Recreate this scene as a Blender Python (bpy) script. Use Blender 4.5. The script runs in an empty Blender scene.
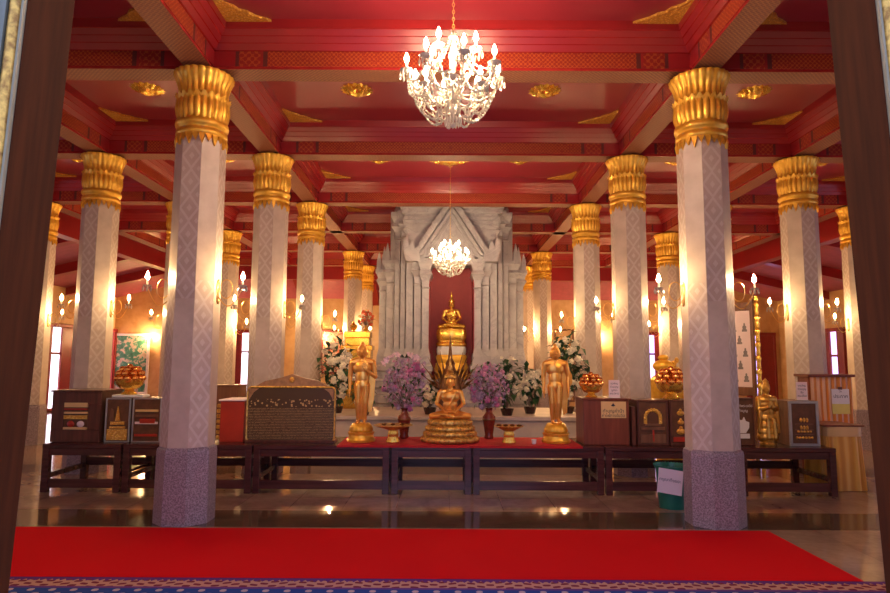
import bpy, bmesh, math, random
from mathutils import Vector, Matrix
random.seed(7)
PI = math.pi
sc = bpy.context.scene
COL = sc.collection

# ------------------------------------------------------------------ node expressions
class E:
    def __init__(s, t, k): s.t, s.k = t, k
    def _m(s, op, *o, clamp=False):
        n = s.t.nodes.new('ShaderNodeMath'); n.operation = op; n.use_clamp = clamp
        for i, x in enumerate((s,) + o):
            if isinstance(x, E): s.t.links.new(x.k, n.inputs[i])
            else: n.inputs[i].default_value = x
        return E(s.t, n.outputs[0])
    def __add__(s, o): return s._m('ADD', o)
    def __sub__(s, o): return s._m('SUBTRACT', o)
    def __mul__(s, o): return s._m('MULTIPLY', o)
    def __truediv__(s, o): return s._m('DIVIDE', o)
    def lt(s, o): return s._m('LESS_THAN', o)
    def gt(s, o): return s._m('GREATER_THAN', o)
    def max(s, o): return s._m('MAXIMUM', o)
    def min(s, o): return s._m('MINIMUM', o)
    def abs(s): return s._m('ABSOLUTE')
    def sin(s): return s._m('SINE')
    def fract(s): return s._m('FRACT')
    def floor(s): return s._m('FLOOR')
    def sat(s): return s._m('ADD', 0.0, clamp=True)
    def band(s, a, b): return s.gt(a) * s.lt(b)

class MatB:
    def __init__(s, name):
        s.m = bpy.data.materials.new(name); s.m.use_nodes = True
        s.t = s.m.node_tree; s.b = s.t.nodes['Principled BSDF']
    def coord(s, kind='Object'):
        n = s.t.nodes.new('ShaderNodeTexCoord'); return n.outputs[kind]
    def xyz(s, kind='Object'):
        n = s.t.nodes.new('ShaderNodeSeparateXYZ'); s.t.links.new(s.coord(kind), n.inputs[0])
        return [E(s.t, n.outputs[i]) for i in range(3)]
    def noise(s, scale, detail=3, kind='Object', rough=.55, dist=0.0):
        n = s.t.nodes.new('ShaderNodeTexNoise'); s.t.links.new(s.coord(kind), n.inputs['Vector'])
        n.inputs['Scale'].default_value = scale; n.inputs['Detail'].default_value = detail
        n.inputs['Roughness'].default_value = rough; n.inputs['Distortion'].default_value = dist
        return E(s.t, n.outputs['Fac'])
    def voro(s, scale, kind='Object', feature='F1'):
        n = s.t.nodes.new('ShaderNodeTexVoronoi'); n.feature = feature
        s.t.links.new(s.coord(kind), n.inputs['Vector']); n.inputs['Scale'].default_value = scale
        return E(s.t, n.outputs['Distance'])
    def col(s, c):
        if isinstance(c, E): return c
        n = s.t.nodes.new('ShaderNodeRGB'); n.outputs[0].default_value = (*c, 1); return E(s.t, n.outputs[0])
    def mix(s, f, a, b):
        n = s.t.nodes.new('ShaderNodeMix'); n.data_type = 'RGBA'
        if isinstance(f, E): s.t.links.new(f.k, n.inputs[0])
        else: n.inputs[0].default_value = f
        s.t.links.new(s.col(a).k, n.inputs[6]); s.t.links.new(s.col(b).k, n.inputs[7])
        return E(s.t, n.outputs[2])
    def ramp(s, f, stops):
        n = s.t.nodes.new('ShaderNodeValToRGB'); cr = n.color_ramp
        while len(cr.elements) < len(stops): cr.elements.new(.5)
        for e, (p, c) in zip(cr.elements, stops): e.position = p; e.color = (*c, 1)
        s.t.links.new(f.k, n.inputs[0]); return E(s.t, n.outputs[0])
    def bump(s, h, strength=.3, dist=.01):
        n = s.t.nodes.new('ShaderNodeBump'); n.inputs['Strength'].default_value = strength
        n.inputs['Distance'].default_value = dist
        s.t.links.new(h.k, n.inputs['Height']); s.t.links.new(n.outputs[0], s.b.inputs['Normal'])
    def set(s, base=None, rough=None, metal=None, **kw):
        d = {'Base Color': base, 'Roughness': rough, 'Metallic': metal}
        d.update({k.replace('_', ' '): v for k, v in kw.items()})
        for k, v in d.items():
            if v is None: continue
            i = s.b.inputs[k]
            if isinstance(v, E): s.t.links.new(v.k, i)
            elif isinstance(v, tuple): i.default_value = (*v, 1) if len(v) == 3 else v
            else: i.default_value = v
        return s.m

M = {}
def simple(name, base, rough=.5, metal=0.0, vary=.12, scale=6.0, bump=0.0, **kw):
    b = MatB(name); n = b.noise(scale)
    lo = tuple(c * (1 - vary) for c in base); hi = tuple(min(1, c * (1 + vary)) for c in base)
    b.set(b.ramp(n, [(.3, lo), (.7, hi)]), rough, metal, **kw)
    if bump: b.bump(n, bump)
    M[name] = b.m; return b.m
def emit(name, colour, strength):
    b = MatB(name); b.set(colour, .5, 0.0, Emission_Color=colour, Emission_Strength=strength)
    M[name] = b.m; return b.m

RED = (.29, .014, .018)
simple('red_paint', RED, .3, vary=.10, scale=1.5, Coat_Weight=.25, Coat_Roughness=.22)
simple('slope_daylit_pink', (.40, .09, .13), .5, vary=.1)  # pink of the daylight on the slopes is put into their colour
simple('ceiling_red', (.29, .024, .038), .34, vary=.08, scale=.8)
def lattice(b, u, v, p):
    a = ((u * (PI / p)).sin()).abs(); c = ((v * (PI / p)).sin()).abs()
    d1 = (((u + v) * (PI / p)).sin()).abs(); d2 = (((u - v) * (PI / p)).sin()).abs()
    line = d1.lt(.26).max(d2.lt(.26))
    flower = (a * c).gt(.72)
    ring = ((a + c) * 4.0).sin().gt(.55)
    return line.max(flower).max(ring)
# gold stencilled band on the beam faces
b = MatB('beam_band'); u, v, _ = b.xyz('UV'); f = lattice(b, u, v, .05) * b.noise(40, 2).gt(.40)
b.set(b.mix(f, (.26, .016, .012), (.42, .095, .022)), .42); M['beam_band'] = b.m
b = MatB('beam_motif'); u, v, _ = b.xyz('UV'); f = lattice(b, u, v, .08) * b.noise(30, 2).gt(.42)
b.set(b.mix(f, (.26, .014, .012), (.38, .08, .022)), .42); M['beam_motif'] = b.m
b = MatB('beam_under'); u, v, _ = b.xyz('UV'); f = lattice(b, u, v, .05) * b.noise(40, 2).gt(.36)
b.set(b.mix(f, (.20, .055, .035), (.32, .115, .045)), .6, Specular_IOR_Level=.2); M['beam_under'] = b.m
simple('beam_divider', (.10, .02, .02), .5)
b = MatB('beam_edge'); f = b.noise(9, 3)
b.set(b.ramp(f, [(.3, (.27, .013, .017)), (.7, (.35, .026, .022))]), .26); M['beam_edge'] = b.m

# columns: cream marble with a pale stencilled chain of lozenges
def shaft_mat(name, lo, hi):
    b = MatB(name); u, v, _ = b.xyz('UV')
    hw = u / .105
    d = hw.abs() + ((v / .29).fract() * 2.0 - 1.0).abs()
    line = ((d - .95).abs()).lt(.15)
    fl = d.lt(.28).max(((hw.abs() - .78).abs() + (((v / .29 + .5).fract() * 2.0 - 1.0).abs())).lt(.22))
    st = line.max(fl) * b.voro(85).gt(.18)
    zone = v.band(lo, hi)
    n = b.noise(5, 5)
    stone = b.ramp(n, [(.25, (.50, .385, .30)), (.55, (.61, .485, .39)), (.8, (.68, .56, .46))])
    ground = b.mix(zone, stone, b.mix(.16 if lo < 1 else .34, stone, (.42, .28, .24)))
    c = b.mix(st * zone * (.46 if lo < 1 else .42), ground, (.74, .66, .60))  # lower lozenges drawn stronger: the daylight on them is put into the colour
    b.set(c, .45); M[name] = b.m
shaft_mat('shaft_axis', 2.35, 6.0)
shaft_mat('shaft_diagonal', .7, 2.55)
simple('shaft_plain', (.72, .61, .52), .45, vary=.12, scale=5)
b = MatB('granite'); n = b.voro(70); n2 = b.noise(55, 2)
b.set(b.ramp(n * .6 + n2 * .5, [(.25, (.12, .085, .10)), (.5, (.27, .20, .225)), (.75, (.42, .34, .37))]), .35); M['granite'] = b.m
b = MatB('gilt'); n = b.noise(14, 3)
b.set(b.ramp(n, [(.3, (.80, .40, .035)), (.7, (.96, .56, .075))]), .36, .55); b.bump(n, .25); M['gilt'] = b.m
b = MatB('statue_gold'); n = b.noise(9, 3)
b.set(b.ramp(n, [(.3, (.88, .38, .065)), (.7, (1.0, .55, .13))]), .32, .8); M['statue_gold'] = b.m
b = MatB('bright_gold'); n = b.noise(9, 3)
b.set(b.ramp(n, [(.3, (.95, .50, .06)), (.7, (1.0, .66, .14))]), .25, .8); M['bright_gold'] = b.m
b = MatB('old_gold'); n = b.noise(28, 4)
b.set(b.ramp(n, [(.35, (.34, .16, .035)), (.62, (.82, .48, .10))]), .36, .65); b.bump(n, .3); M['old_gold'] = b.m
simple('antique_gold', (.66, .36, .075), .33, .75, vary=.2, scale=14)
simple('bronze', (.20, .085, .025), .38, .7, vary=.35, scale=25)
simple('copper', (1.0, .36, .10), .2, .9, vary=.1)
simple('amber_glass', (1.0, .40, .09), .13, .9, vary=.1)
b = MatB('ornament_gold'); n = b.voro(38)
b.set(b.ramp(n, [(.12, (1.0, .62, .12)), (.5, (.70, .34, .05))]), .4, .5); b.bump(n, .6, .02); M['ornament_gold'] = b.m

# marble of the shrine
b = MatB('shrine_marble'); n = b.noise(1.6, 6, dist=1.6); n2 = b.noise(6, 4)
vein = ((n - .5).abs()).lt(.018)
stone = b.ramp(n2 * .5 + n * .5, [(.3, (.30, .275, .29)), (.55, (.43, .395, .40)), (.75, (.50, .46, .455))])
b.set(b.mix(vein * .3, stone, (.20, .18, .21)), .38); M['shrine_marble'] = b.m
simple('ledge_marble', (.62, .52, .46), .35, vary=.12, scale=3)
simple('niche_red', (.30, .022, .022), .6, vary=.08)
# floor: brown polished marble, darker bands along the column rows, joints
b = MatB('floor_marble'); x, y, z = b.xyz()
n = b.noise(2.2, 6, dist=.8); n2 = b.noise(14, 4)
tile = b.ramp(n * .7 + n2 * .3, [(.3, (.22, .135, .085)), (.5, (.34, .225, .15)), (.7, (.43, .30, .21))])
cell = (((x / .62).floor() * 12.9898 + (y / .62).floor() * 78.233).sin() * 43758.5).fract()
tile = b.mix(cell * .45, tile, b.mix(.5, tile, (.50, .36, .25)))
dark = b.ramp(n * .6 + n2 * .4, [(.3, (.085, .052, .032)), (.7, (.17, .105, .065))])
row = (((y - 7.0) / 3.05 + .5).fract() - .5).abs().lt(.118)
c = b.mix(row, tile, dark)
joint = ((x / .62).fract()).lt(.008).max(((y / .62).fract()).lt(.008))
c = b.mix(joint * .6, c, (.12, .08, .055))
b.set(c, .10, Specular_IOR_Level=.55); M['floor_marble'] = b.m
b = MatB('carpet_red'); n = b.noise(180, 2)
b.set(b.ramp(n, [(.3, (.60, .002, .006)), (.7, (.74, .003, .010))]), .95, Specular_IOR_Level=.1); b.bump(n, .3, .004); M['carpet_red'] = b.m
# patterned rug: border rows, then a blue field
b = MatB('rug_pattern'); x, y, z = b.xyz()
t = y * -1.0
mot = ((x * 44.0).sin() * ((t * 70.0) + (x * 15.0).sin() * 1.4).sin()).gt(.2)
tri = ((x / .05).fract() - .5).abs() * .08
c = b.mix(((x * 40.0).sin() * (t * 40.0).sin()).gt(.55), (.025, .07, .28), (.55, .45, .42))
c = b.mix(t.lt(.235), c, (.16, .05, .22))
c = b.mix(t.lt(.20), c, b.mix(mot, (.55, .30, .21), (.20, .03, .05)))
c = b.mix(t.lt(tri + .045), c, (.13, .035, .20))
c = b.mix(t.lt(.012), c, (.08, .02, .10))
b.set(c, .95, Specular_IOR_Level=.1); M['rug_pattern'] = b.m
# woods
def wood(name, a, c, rough=.35, sc_=(1, 1, 12)):
    b = MatB(name); n = b.t.nodes.new('ShaderNodeTexNoise'); mp = b.t.nodes.new('ShaderNodeMapping')
    mp.inputs['Scale'].default_value = (14 / sc_[0], 14 / sc_[1], 14 / sc_[2])
    b.t.links.new(b.coord('Object'), mp.inputs['Vector']); b.t.links.new(mp.outputs[0], n.inputs['Vector'])
    n.inputs['Scale'].default_value = 1.5; n.inputs['Detail'].default_value = 5
    b.set(b.ramp(E(b.t, n.outputs['Fac']), [(.3, a), (.7, c)]), rough); M[name] = b.m
wood('rosewood', (.045, .013, .014), (.095, .026, .026), .25, (12, 1, 1))
wood('door_wood', (.055, .012, .003), (.095, .022, .005), .8); M['door_wood'].node_tree.nodes['Principled BSDF'].inputs['Specular IOR Level'].default_value = .15
wood('box_wood', (.15, .03, .016), (.24, .055, .028), .35)
wood('case_wood', (.07, .020, .014), (.14, .04, .026), .35)
simple('box_red', (.42, .028, .012), .4, vary=.2, scale=3)
wood('plain_wood', (.13, .05, .025), (.22, .09, .045), .45)
simple('case_back', (.12, .045, .022), .4, vary=.3, scale=8)
simple('dark_panel', (.035, .012, .012), .25, vary=.2)
simple('silver_frame', (.42, .42, .45), .35, .6)
simple('white_paint', (.75, .73, .72), .5)
simple('paper', (.80, .74, .76), .7, vary=.03)
simple('paper_pink', (.78, .62, .66), .7, vary=.03)
simple('ink', (.03, .025, .05), .7)
simple('print_grey', (.20, .17, .19), .6)
simple('plaque_yellow', (.72, .46, .20), .5, vary=.05)
simple('crest_brown', (.34, .17, .075), .45, vary=.3, scale=14)
simple('notice_yellow', (.78, .66, .16), .6, vary=.05)
simple('red_cloth', (.50, .006, .012), .85, vary=.1, bump=.1)
simple('vase_red', (.17, .024, .014), .15, vary=.3, scale=10)
simple('white_china', (.80, .76, .70), .2)
simple('bin_green', (.015, .15, .095), .35)
simple('leaf_green', (.045, .13, .03), .5, vary=.4, scale=20)
simple('leaf_dark', (.025, .085, .03), .5, vary=.4, scale=20)
simple('petal_pink', (.60, .27, .40), .6, vary=.35, scale=30)
simple('petal_lilac', (.48, .33, .46), .6, vary=.3, scale=30)
simple('petal_rose', (.62, .17, .36), .6, vary=.2, scale=30)
simple('petal_white', (.82, .74, .58), .6, vary=.1, scale=30)
simple('petal_orchid', (.80, .56, .60), .6, vary=.1)
simple('petal_orange', (.70, .13, .05), .6, vary=.2)
simple('twig', (.22, .15, .12), .7)
b = MatB('gold_curtain'); x, y, z = b.xyz(); f = ((x * 48.0 + b.noise(3, 2) * 2.0).sin() * .5 + .5)
b.set(b.ramp(f, [(.1, (.62, .27, .03)), (.6, (.74, .37, .05)), (.9, (.80, .46, .10))]), .45); M['gold_curtain'] = b.m  # light and shade of the folds painted as paler and darker stripes
b = MatB('stripe_curtain'); u, v, _ = b.xyz('UV'); f = (u / .085).fract()
b.set(b.mix(f.lt(.55), (.74, .45, .30), (.72, .24, .02)), .5); M['stripe_curtain'] = b.m
# inscription board: rows of small gold letters on dark lacquer
b = MatB('inscription'); x, y, z = b.xyz()
rows = ((z / .021).fract()).lt(.45)
let = b.noise(95, 2).gt(.46)
fringe = z.band(.47, .57) * (b.voro(26).lt(.36))
f = (rows * let * z.lt(.45) * .40).max(fringe * .75)
b.set(b.mix(f, (.075, .040, .024), (.62, .38, .16)), .25); M['inscription'] = b.m
# walls
b = MatB('wall_marble'); n = b.noise(.9, 6, dist=1.8); n2 = b.noise(4, 4)
c = b.ramp(n * .6 + n2 * .4, [(.3, (.48, .26, .10)), (.5, (.62, .38, .17)), (.7, (.70, .48, .25))])
b.set(c, .35); M['wall_marble'] = b.m
simple('outer_wall', (.70, .66, .60), .7)
simple('window_red', (.24, .018, .022), .4)
emit('daylight_lilac', (.62, .48, 1.0), 1.6)
emit('daylight_pink', (1.0, .55, .72), 1.8)
emit('daylight_white', (.90, .85, 1.0), 2.2)
simple('night_glass', (.03, .045, .04), .12)
b = MatB('mural_paint'); n = b.noise(1.7, 5, dist=1.2); n2 = b.noise(5, 4, dist=.6)
c = b.ramp(n2 * .45 + n * .55, [(.38, (.015, .11, .06)), (.5, (.05, .24, .15)), (.54, (.50, .46, .36)), (.62, (.36, .26, .20))])
b.set(c, .6); M['mural_paint'] = b.m
b = MatB('floral_paint'); n = b.noise(7, 3, dist=.8)
b.set(b.ramp(n, [(.42, (.62, .46, .38)), (.52, (.60, .30, .22)), (.6, (.42, .10, .06))]), .6); M['floral_paint'] = b.m
b = MatB('crystal'); b.set((.84, .74, .60), .08, 0.0, Transmission_Weight=.35, IOR=1.5, Coat_Weight=.6); M['crystal'] = b.m
emit('bulb_glow', (1.0, .67, .32), 680)
emit('bulb_far', (1.0, .60, .26), 2700)
emit('flame_glow', (1.0, .74, .46), 240)
simple('brass', (.80, .50, .16), .3, .85)
simple('candle_wax', (.86, .80, .70), .5)
simple('jamb_stripe', (.30, .25, .14), .5)
simple('jamb_grey', (.16, .16, .11), .5, vary=.3)
b = MatB('outside_paving'); b.set(b.ramp(b.noise(3), [(.3, (.34, .32, .31)), (.7, (.46, .44, .43))]), .7); M['outside_paving'] = b.m

# ------------------------------------------------------------------ mesh builder
class MB:
    def __init__(s):
        s.bm = bmesh.new(); s.uv = s.bm.loops.layers.uv.new('UVMap'); s.mi = 0; s.own = set()
    def face(s, pts, uvs=None, mi=None):
        vs = [s.bm.verts.new(p) for p in pts]; f = s.bm.faces.new(vs)
        f.material_index = s.mi if mi is None else mi
        if uvs:
            for l, q in zip(f.loops, uvs): l[s.uv].uv = q
            s.own.add(f)
        return f
    def box(s, x0, x1, y0, y1, z0, z1, bev=0.0, seg=1):
        r = bmesh.ops.create_cube(s.bm, size=1, matrix=Matrix.Translation(((x0 + x1) / 2, (y0 + y1) / 2, (z0 + z1) / 2)) @ Matrix.Diagonal((x1 - x0, y1 - y0, z1 - z0, 1)))
        fs = {f for v in r['verts'] for f in v.link_faces}
        for f in fs: f.material_index = s.mi
        if bev:
            es = {e for v in r['verts'] for e in v.link_edges}
            bmesh.ops.bevel(s.bm, geom=list(es), offset=bev, segments=seg, affect='EDGES', profile=.5, material=-1)
        return s
    def rings(s, rings, closed=True, cap0=True, cap1=True, flip=False):
        vr = [[s.bm.verts.new(p) for p in r] for r in rings]; n = len(vr[0])
        for a, c in zip(vr, vr[1:]):
            for i in range(n if closed else n - 1):
                j = (i + 1) % n
                q = (a[i], a[j], c[j], c[i])
                f = s.bm.faces.new(q[::-1] if flip else q); f.material_index = s.mi
        if cap0: s.bm.faces.new(vr[0][::-1] if not flip else vr[0]).material_index = s.mi
        if cap1: s.bm.faces.new(vr[-1] if not flip else vr[-1][::-1]).material_index = s.mi
        return s
    def lathe(s, prof, n=24, c=(0, 0, 0), mod=None, start=0.0):
        R = []
        for k, (r, z) in enumerate(prof):
            ring = []
            for i in range(n):
                t = start + 2 * PI * i / n
                rr, zz = (r, z) if mod is None else mod(t, r, z, k)
                ring.append((c[0] + rr * math.cos(t), c[1] + rr * math.sin(t), c[2] + zz))
            R.append(ring)
        return s.rings(R)
    def tube(s, pts, r, n=8):
        pts = [Vector(p) for p in pts]; rs = r if isinstance(r, (list, tuple)) else [r] * len(pts)
        up = Vector((0, 0, 1)); R = []
        for i, p in enumerate(pts):
            d = (pts[min(i + 1, len(pts) - 1)] - pts[max(i - 1, 0)]).normalized()
            a = d.cross(up)
            if a.length < .05: a = d.cross(Vector((1, 0, 0)))
            a.normalize(); w = a.cross(d)
            R.append([p + (a * math.cos(t) + w * math.sin(t)) * rs[i] for t in (2 * PI * k / n for k in range(n))])
        return s.rings(R, flip=True)
    def ball(s, c, r, u=12, v=8, rot=None):
        if not isinstance(r, (tuple, list)): r = (r, r, r)
        mt = Matrix.Translation(c) @ (rot.to_4x4() if rot else Matrix()) @ Matrix.Diagonal((*r, 1))
        q = bmesh.ops.create_uvsphere(s.bm, u_segments=u, v_segments=v, radius=1, matrix=mt)
        for f in {f for x in q['verts'] for f in x.link_faces}: f.material_index = s.mi
        return s
    def ico(s, c, r, sub=1):
        if not isinstance(r, (tuple, list)): r = (r, r, r)
        q = bmesh.ops.create_icosphere(s.bm, subdivisions=sub, radius=1, matrix=Matrix.Translation(c) @ Matrix.Diagonal((*r, 1)))
        for f in {f for x in q['verts'] for f in x.link_faces}: f.material_index = s.mi
        return s
    def limb(s, p0, r0, p1, r1, n=10):
        p0, p1 = Vector(p0), Vector(p1); L = (p1 - p0).length; k = max(2, int(L / (min(r0, r1) * .5)) + 1)
        for i in range(k + 1):
            t = i / k; rr = r0 + (r1 - r0) * t
            s.ico(p0.lerp(p1, t), rr, 2)
        return s
    def prism(s, poly, y0, y1, plane='XZ'):
        def P(a, b_, d):
            return (a, d, b_) if plane == 'XZ' else ((a, b_, d) if plane == 'XY' else (d, a, b_))
        n = len(poly); A = [s.bm.verts.new(P(a, c, y0)) for a, c in poly]; B = [s.bm.verts.new(P(a, c, y1)) for a, c in poly]
        fs = [s.bm.faces.new(A), s.bm.faces.new(B[::-1])]
        for i in range(n):
            j = (i + 1) % n; fs.append(s.bm.faces.new((A[j], A[i], B[i], B[j])))
        for f in fs: f.material_index = s.mi
        bmesh.ops.recalc_face_normals(s.bm, faces=fs)
        return s
    def leaf(s, c, d, L, w, bend=.3, up=Vector((0, 0, 1))):
        c = Vector(c); d = Vector(d).normalized(); a = d.cross(up)
        if a.length < .05: a = Vector((1, 0, 0))
        a.normalize(); dn = a.cross(d)
        m = c + d * (L * .5); e = c + d * L - dn * (L * bend)
        m2 = m + dn * (L * .08)
        v = [s.bm.verts.new(q) for q in (c, m2 + a * w * .5, e, m2 - a * w * .5, m2 - dn * (w * .12))]
        for t in ((v[0], v[1], v[4]), (v[1], v[2], v[4]), (v[2], v[3], v[4]), (v[3], v[0], v[4])):
            s.bm.faces.new(t).material_index = s.mi
        return s
    def build(s, name, mats, parent=None, smooth=40, loc=(0, 0, 0), rot=0.0):
        bm = s.bm; bm.normal_update()
        for f in bm.faces:
            if f in s.own: continue
            n = f.normal; ax = max(range(3), key=lambda i: abs(n[i]))
            for l in f.loops:
                p = l.vert.co
                l[s.uv].uv = ((p.y, p.z), (p.x, p.z), (p.x, p.y))[ax]
        me = bpy.data.meshes.new(name); bm.to_mesh(me); bm.free()
        for m in (mats if isinstance(mats, (list, tuple)) else [mats]): me.materials.append(M[m])
        if smooth:
            me.polygons.foreach_set('use_smooth', [True] * len(me.polygons)); me.set_sharp_from_angle(angle=math.radians(smooth))
        o = bpy.data.objects.new(name, me); COL.objects.link(o); o.parent = parent
        o.location = loc; o.rotation_euler = (0, 0, rot)
        return o
    def fuse(s, name, mats, parent=None, voxel=.008, it=4, **kw):
        o = s.build(name, mats, parent, smooth=0, **kw)
        md = o.modifiers.new('r', 'REMESH'); md.mode = 'VOXEL'; md.voxel_size = voxel; md.use_smooth_shade = True
        sm = o.modifiers.new('s', 'SMOOTH'); sm.iterations = it; sm.factor = .5
        dg = bpy.context.evaluated_depsgraph_get(); dg.update()
        me = bpy.data.meshes.new_from_object(o.evaluated_get(dg)); o.modifiers.clear(); o.data = me
        me.polygons.foreach_set('use_smooth', [True] * len(me.polygons))
        return o

def tag(o, label=None, cat=None, group=None, kind=None):
    if label: o['label'] = label
    if cat: o['category'] = cat
    if group: o['group'] = group
    if kind: o['kind'] = kind
    return o
def thing(name, label, cat, loc=(0, 0, 0), rot=0.0, group=None, scale=1.0):
    o = bpy.data.objects.new(name, None); COL.objects.link(o); o.location = loc; o.rotation_euler = (0, 0, rot)
    o.scale = (scale,) * 3; o.empty_display_size = .1
    return tag(o, label, cat, group)
KIDS = {}
def dup(root, loc, rot=0.0, label=None, group=None, scale=None):
    def rec(o, par):
        c = o.copy(); COL.objects.link(c); c.parent = par
        for ch in o.children: rec(ch, c)
        return c
    r = rec(root, None); r.location = loc; r.rotation_euler = (0, 0, rot)
    if scale: r.scale = (scale,) * 3
    if label: r['label'] = label
    if group: r['group'] = group
    return r
def struct(o): o['kind'] = 'structure'; return o

# ------------------------------------------------------------------ camera
FPX, PITCH, ROLL, YAW = 628.14, .1026, -.0055, .0008
CAMP = Vector((-.0575, 0.0, 1.70))
cy, sy, cp, sp, cr, sr = math.cos(YAW), math.sin(YAW), math.cos(PITCH), math.sin(PITCH), math.cos(ROLL), math.sin(ROLL)
ex = Vector((cy, sy, 0)); ez = Vector((-sy, cy, 0)); H = Vector((0, 0, 1))
fw = cp * ez + sp * H; eu = -sp * ez + cp * H
right = cr * ex - sr * eu; upv = sr * ex + cr * eu
cam = bpy.data.cameras.new('camera'); cam.sensor_width = 36; cam.lens = FPX / 890 * 36; cam.clip_start = .05; cam.clip_end = 200
co = bpy.data.objects.new('camera', cam); COL.objects.link(co)
mt = Matrix((right, upv, -fw)).transposed().to_4x4(); mt.translation = CAMP; co.matrix_world = mt
sc.camera = co
def at(px, py, Y):
    """the point of the room that stands at depth Y and is seen at this spot of the photograph"""
    d = fw + right * ((px - 445) / FPX) + upv * ((296.5 - py) / FPX)
    return CAMP + d * ((Y - CAMP.y) / d.y)
def ax(px, py, Y): return at(px, py, Y).x
def az(px, py, Y): return at(px, py, Y).z

# ------------------------------------------------------------------ room shell
CEIL, BEAM = 5.43, 4.945
XW, YB, YF = 13.0, 24.6, 2.62           # side walls, back wall, door wall
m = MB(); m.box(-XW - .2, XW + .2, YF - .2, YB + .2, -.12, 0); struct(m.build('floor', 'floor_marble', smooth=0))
m = MB(); m.box(-9, 9, -7, YF - .2, -.12, 0); o = m.build('floor', 'outside_paving', smooth=0); o.name = 'floor_porch'; struct(o)
m = MB()
XC, YC, ZS, ZW = 9.3, 22.9, 5.0, 4.12
m.box(-XC, XC, YF, YC, CEIL, CEIL + .1)
for s in (-1, 1):
    m.prism([(s * XC, CEIL + .1), (s * XC, ZS), (s * XW, ZW), (s * XW, ZW + .5)], YF, YB)
m.prism([(YC, CEIL + .1), (YC, ZS), (YB, ZW), (YB, ZW + .5)], -XC, XC, 'YZ')
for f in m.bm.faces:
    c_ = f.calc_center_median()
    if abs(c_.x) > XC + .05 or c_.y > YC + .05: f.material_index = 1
struct(m.build('ceiling', ['ceiling_red', 'slope_daylit_pink'], smooth=0))
for s, n in ((-1, 'left'), (1, 'right')):
    m = MB(); a, c = min(s * XW, s * (XW + .2)), max(s * XW, s * (XW + .2))
    o0, o1 = (3.0, 8.6) if s > 0 else (3.4, 6.8)
    m.box(a, c, YF, o0, 0, 5); m.box(a, c, o0, o1, 3.5, 5); m.box(a, c, o1, YB, 0, 5); struct(m.build('wall_' + n, 'wall_marble', smooth=0))
    pd = bpy.data.lights.new('side_portal', 'AREA'); pd.shape = 'RECTANGLE'; pd.size = o1 - o0; pd.size_y = 3.5; pd.cycles.is_portal = True
    po = bpy.data.objects.new('side_portal', pd); COL.objects.link(po); po.location = (s * (XW + .1), (o0 + o1) / 2, 1.75); po.rotation_euler = (PI / 2, 0, s * PI / 2)
m = MB(); m.box(-XW, XW, YB, YB + .2, 0, 5); struct(m.build('wall_back', 'wall_marble', smooth=0))
# door wall with the doorway the photographer stands in
DX0, DX1, DZ = -2.08, 2.03, 3.95
m = MB(); m.box(-XW, DX0, YF - .1, YF + .1, 0, 5.5); m.box(DX1, XW, YF - .1, YF + .1, 0, 5.5); m.box(DX0, DX1, YF - .1, YF + .1, DZ, 5.5)
struct(m.build('wall_front', 'outer_wall', smooth=0))
# leaning door jambs: dark boards with a pale bead and a gilt moulding outside
jf = thing('door_frame', None, None); struct(jf); jf.name = 'door_1'
for s in (-1, 1):
    e0, e1 = (at(75, 0, 2.80), at(12, 560, 2.80)) if s < 0 else (at(827, 0, 2.80), at(883, 560, 2.80))
    def jx(z, off):                      # the inner edge leans in towards the top
        return e1.x + (e0.x - e1.x) * (z - e1.z) / (e0.z - e1.z) + s * off
    def strip(a, c, y0, y1, name, mat):
        m = MB(); R = []
        for z in (0.0, DZ):
            R.append([(jx(z, a), y0, z), (jx(z, c), y0, z), (jx(z, c), y1, z), (jx(z, a), y1, z)])
        m.rings(R); bmesh.ops.recalc_face_normals(m.bm, faces=m.bm.faces); return m.build(name, mat, jf, smooth=0)
    strip(0, .55, 2.50, 2.80, 'door_jamb', 'door_wood')
    strip(.004, .014, 2.48, 2.50, 'bead', 'jamb_stripe')
    m = MB(); m.tube([(jx(0, .038), 2.485, 0), (jx(DZ, .038), 2.485, DZ)], .024, 10); m.build('gilt_moulding', 'old_gold', jf)
    strip(.062, .11, 2.46, 2.50, 'outer_band', 'jamb_grey')
    strip(.11, .55, 2.44, 2.50, 'outer_board', 'door_wood')

# ------------------------------------------------------------------ beams
ROWY = [4.0, 6.9, 9.82, 12.85, 15.7, 18.55, 21.4]
NX = {0: 2.80, 1: 2.83, 2: 2.84, 3: 2.85, 4: 2.83, 5: 2.81, 6: 2.81}
AX2, AX3 = 5.56, 8.45
_p = [(.15, 0, 'F'), (.15, .03, 'E'), (.158, .03, 'B'), (.158, .205, 'E'), (.185, .205, 'R'), (.220, .265, 'E'), (.235, .268, 'R'), (.268, .325, 'E'), (.283, .328, 'R'), (.316, .385, 'E'), (.330, .388, 'R'), (.350, .485, None)]
PROF0 = [(o, BEAM + z, k) for o, z, k in _p]
PROF = [(o, BEAM + (z - BEAM) * ((CEIL + .005 - BEAM) / (PROF0[-1][1] - BEAM)), k) for o, z, k in PROF0]
BM = ['red_paint', 'beam_under', 'beam_band', 'beam_motif', 'beam_divider', 'beam_edge']
ntrim = [0]
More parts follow.
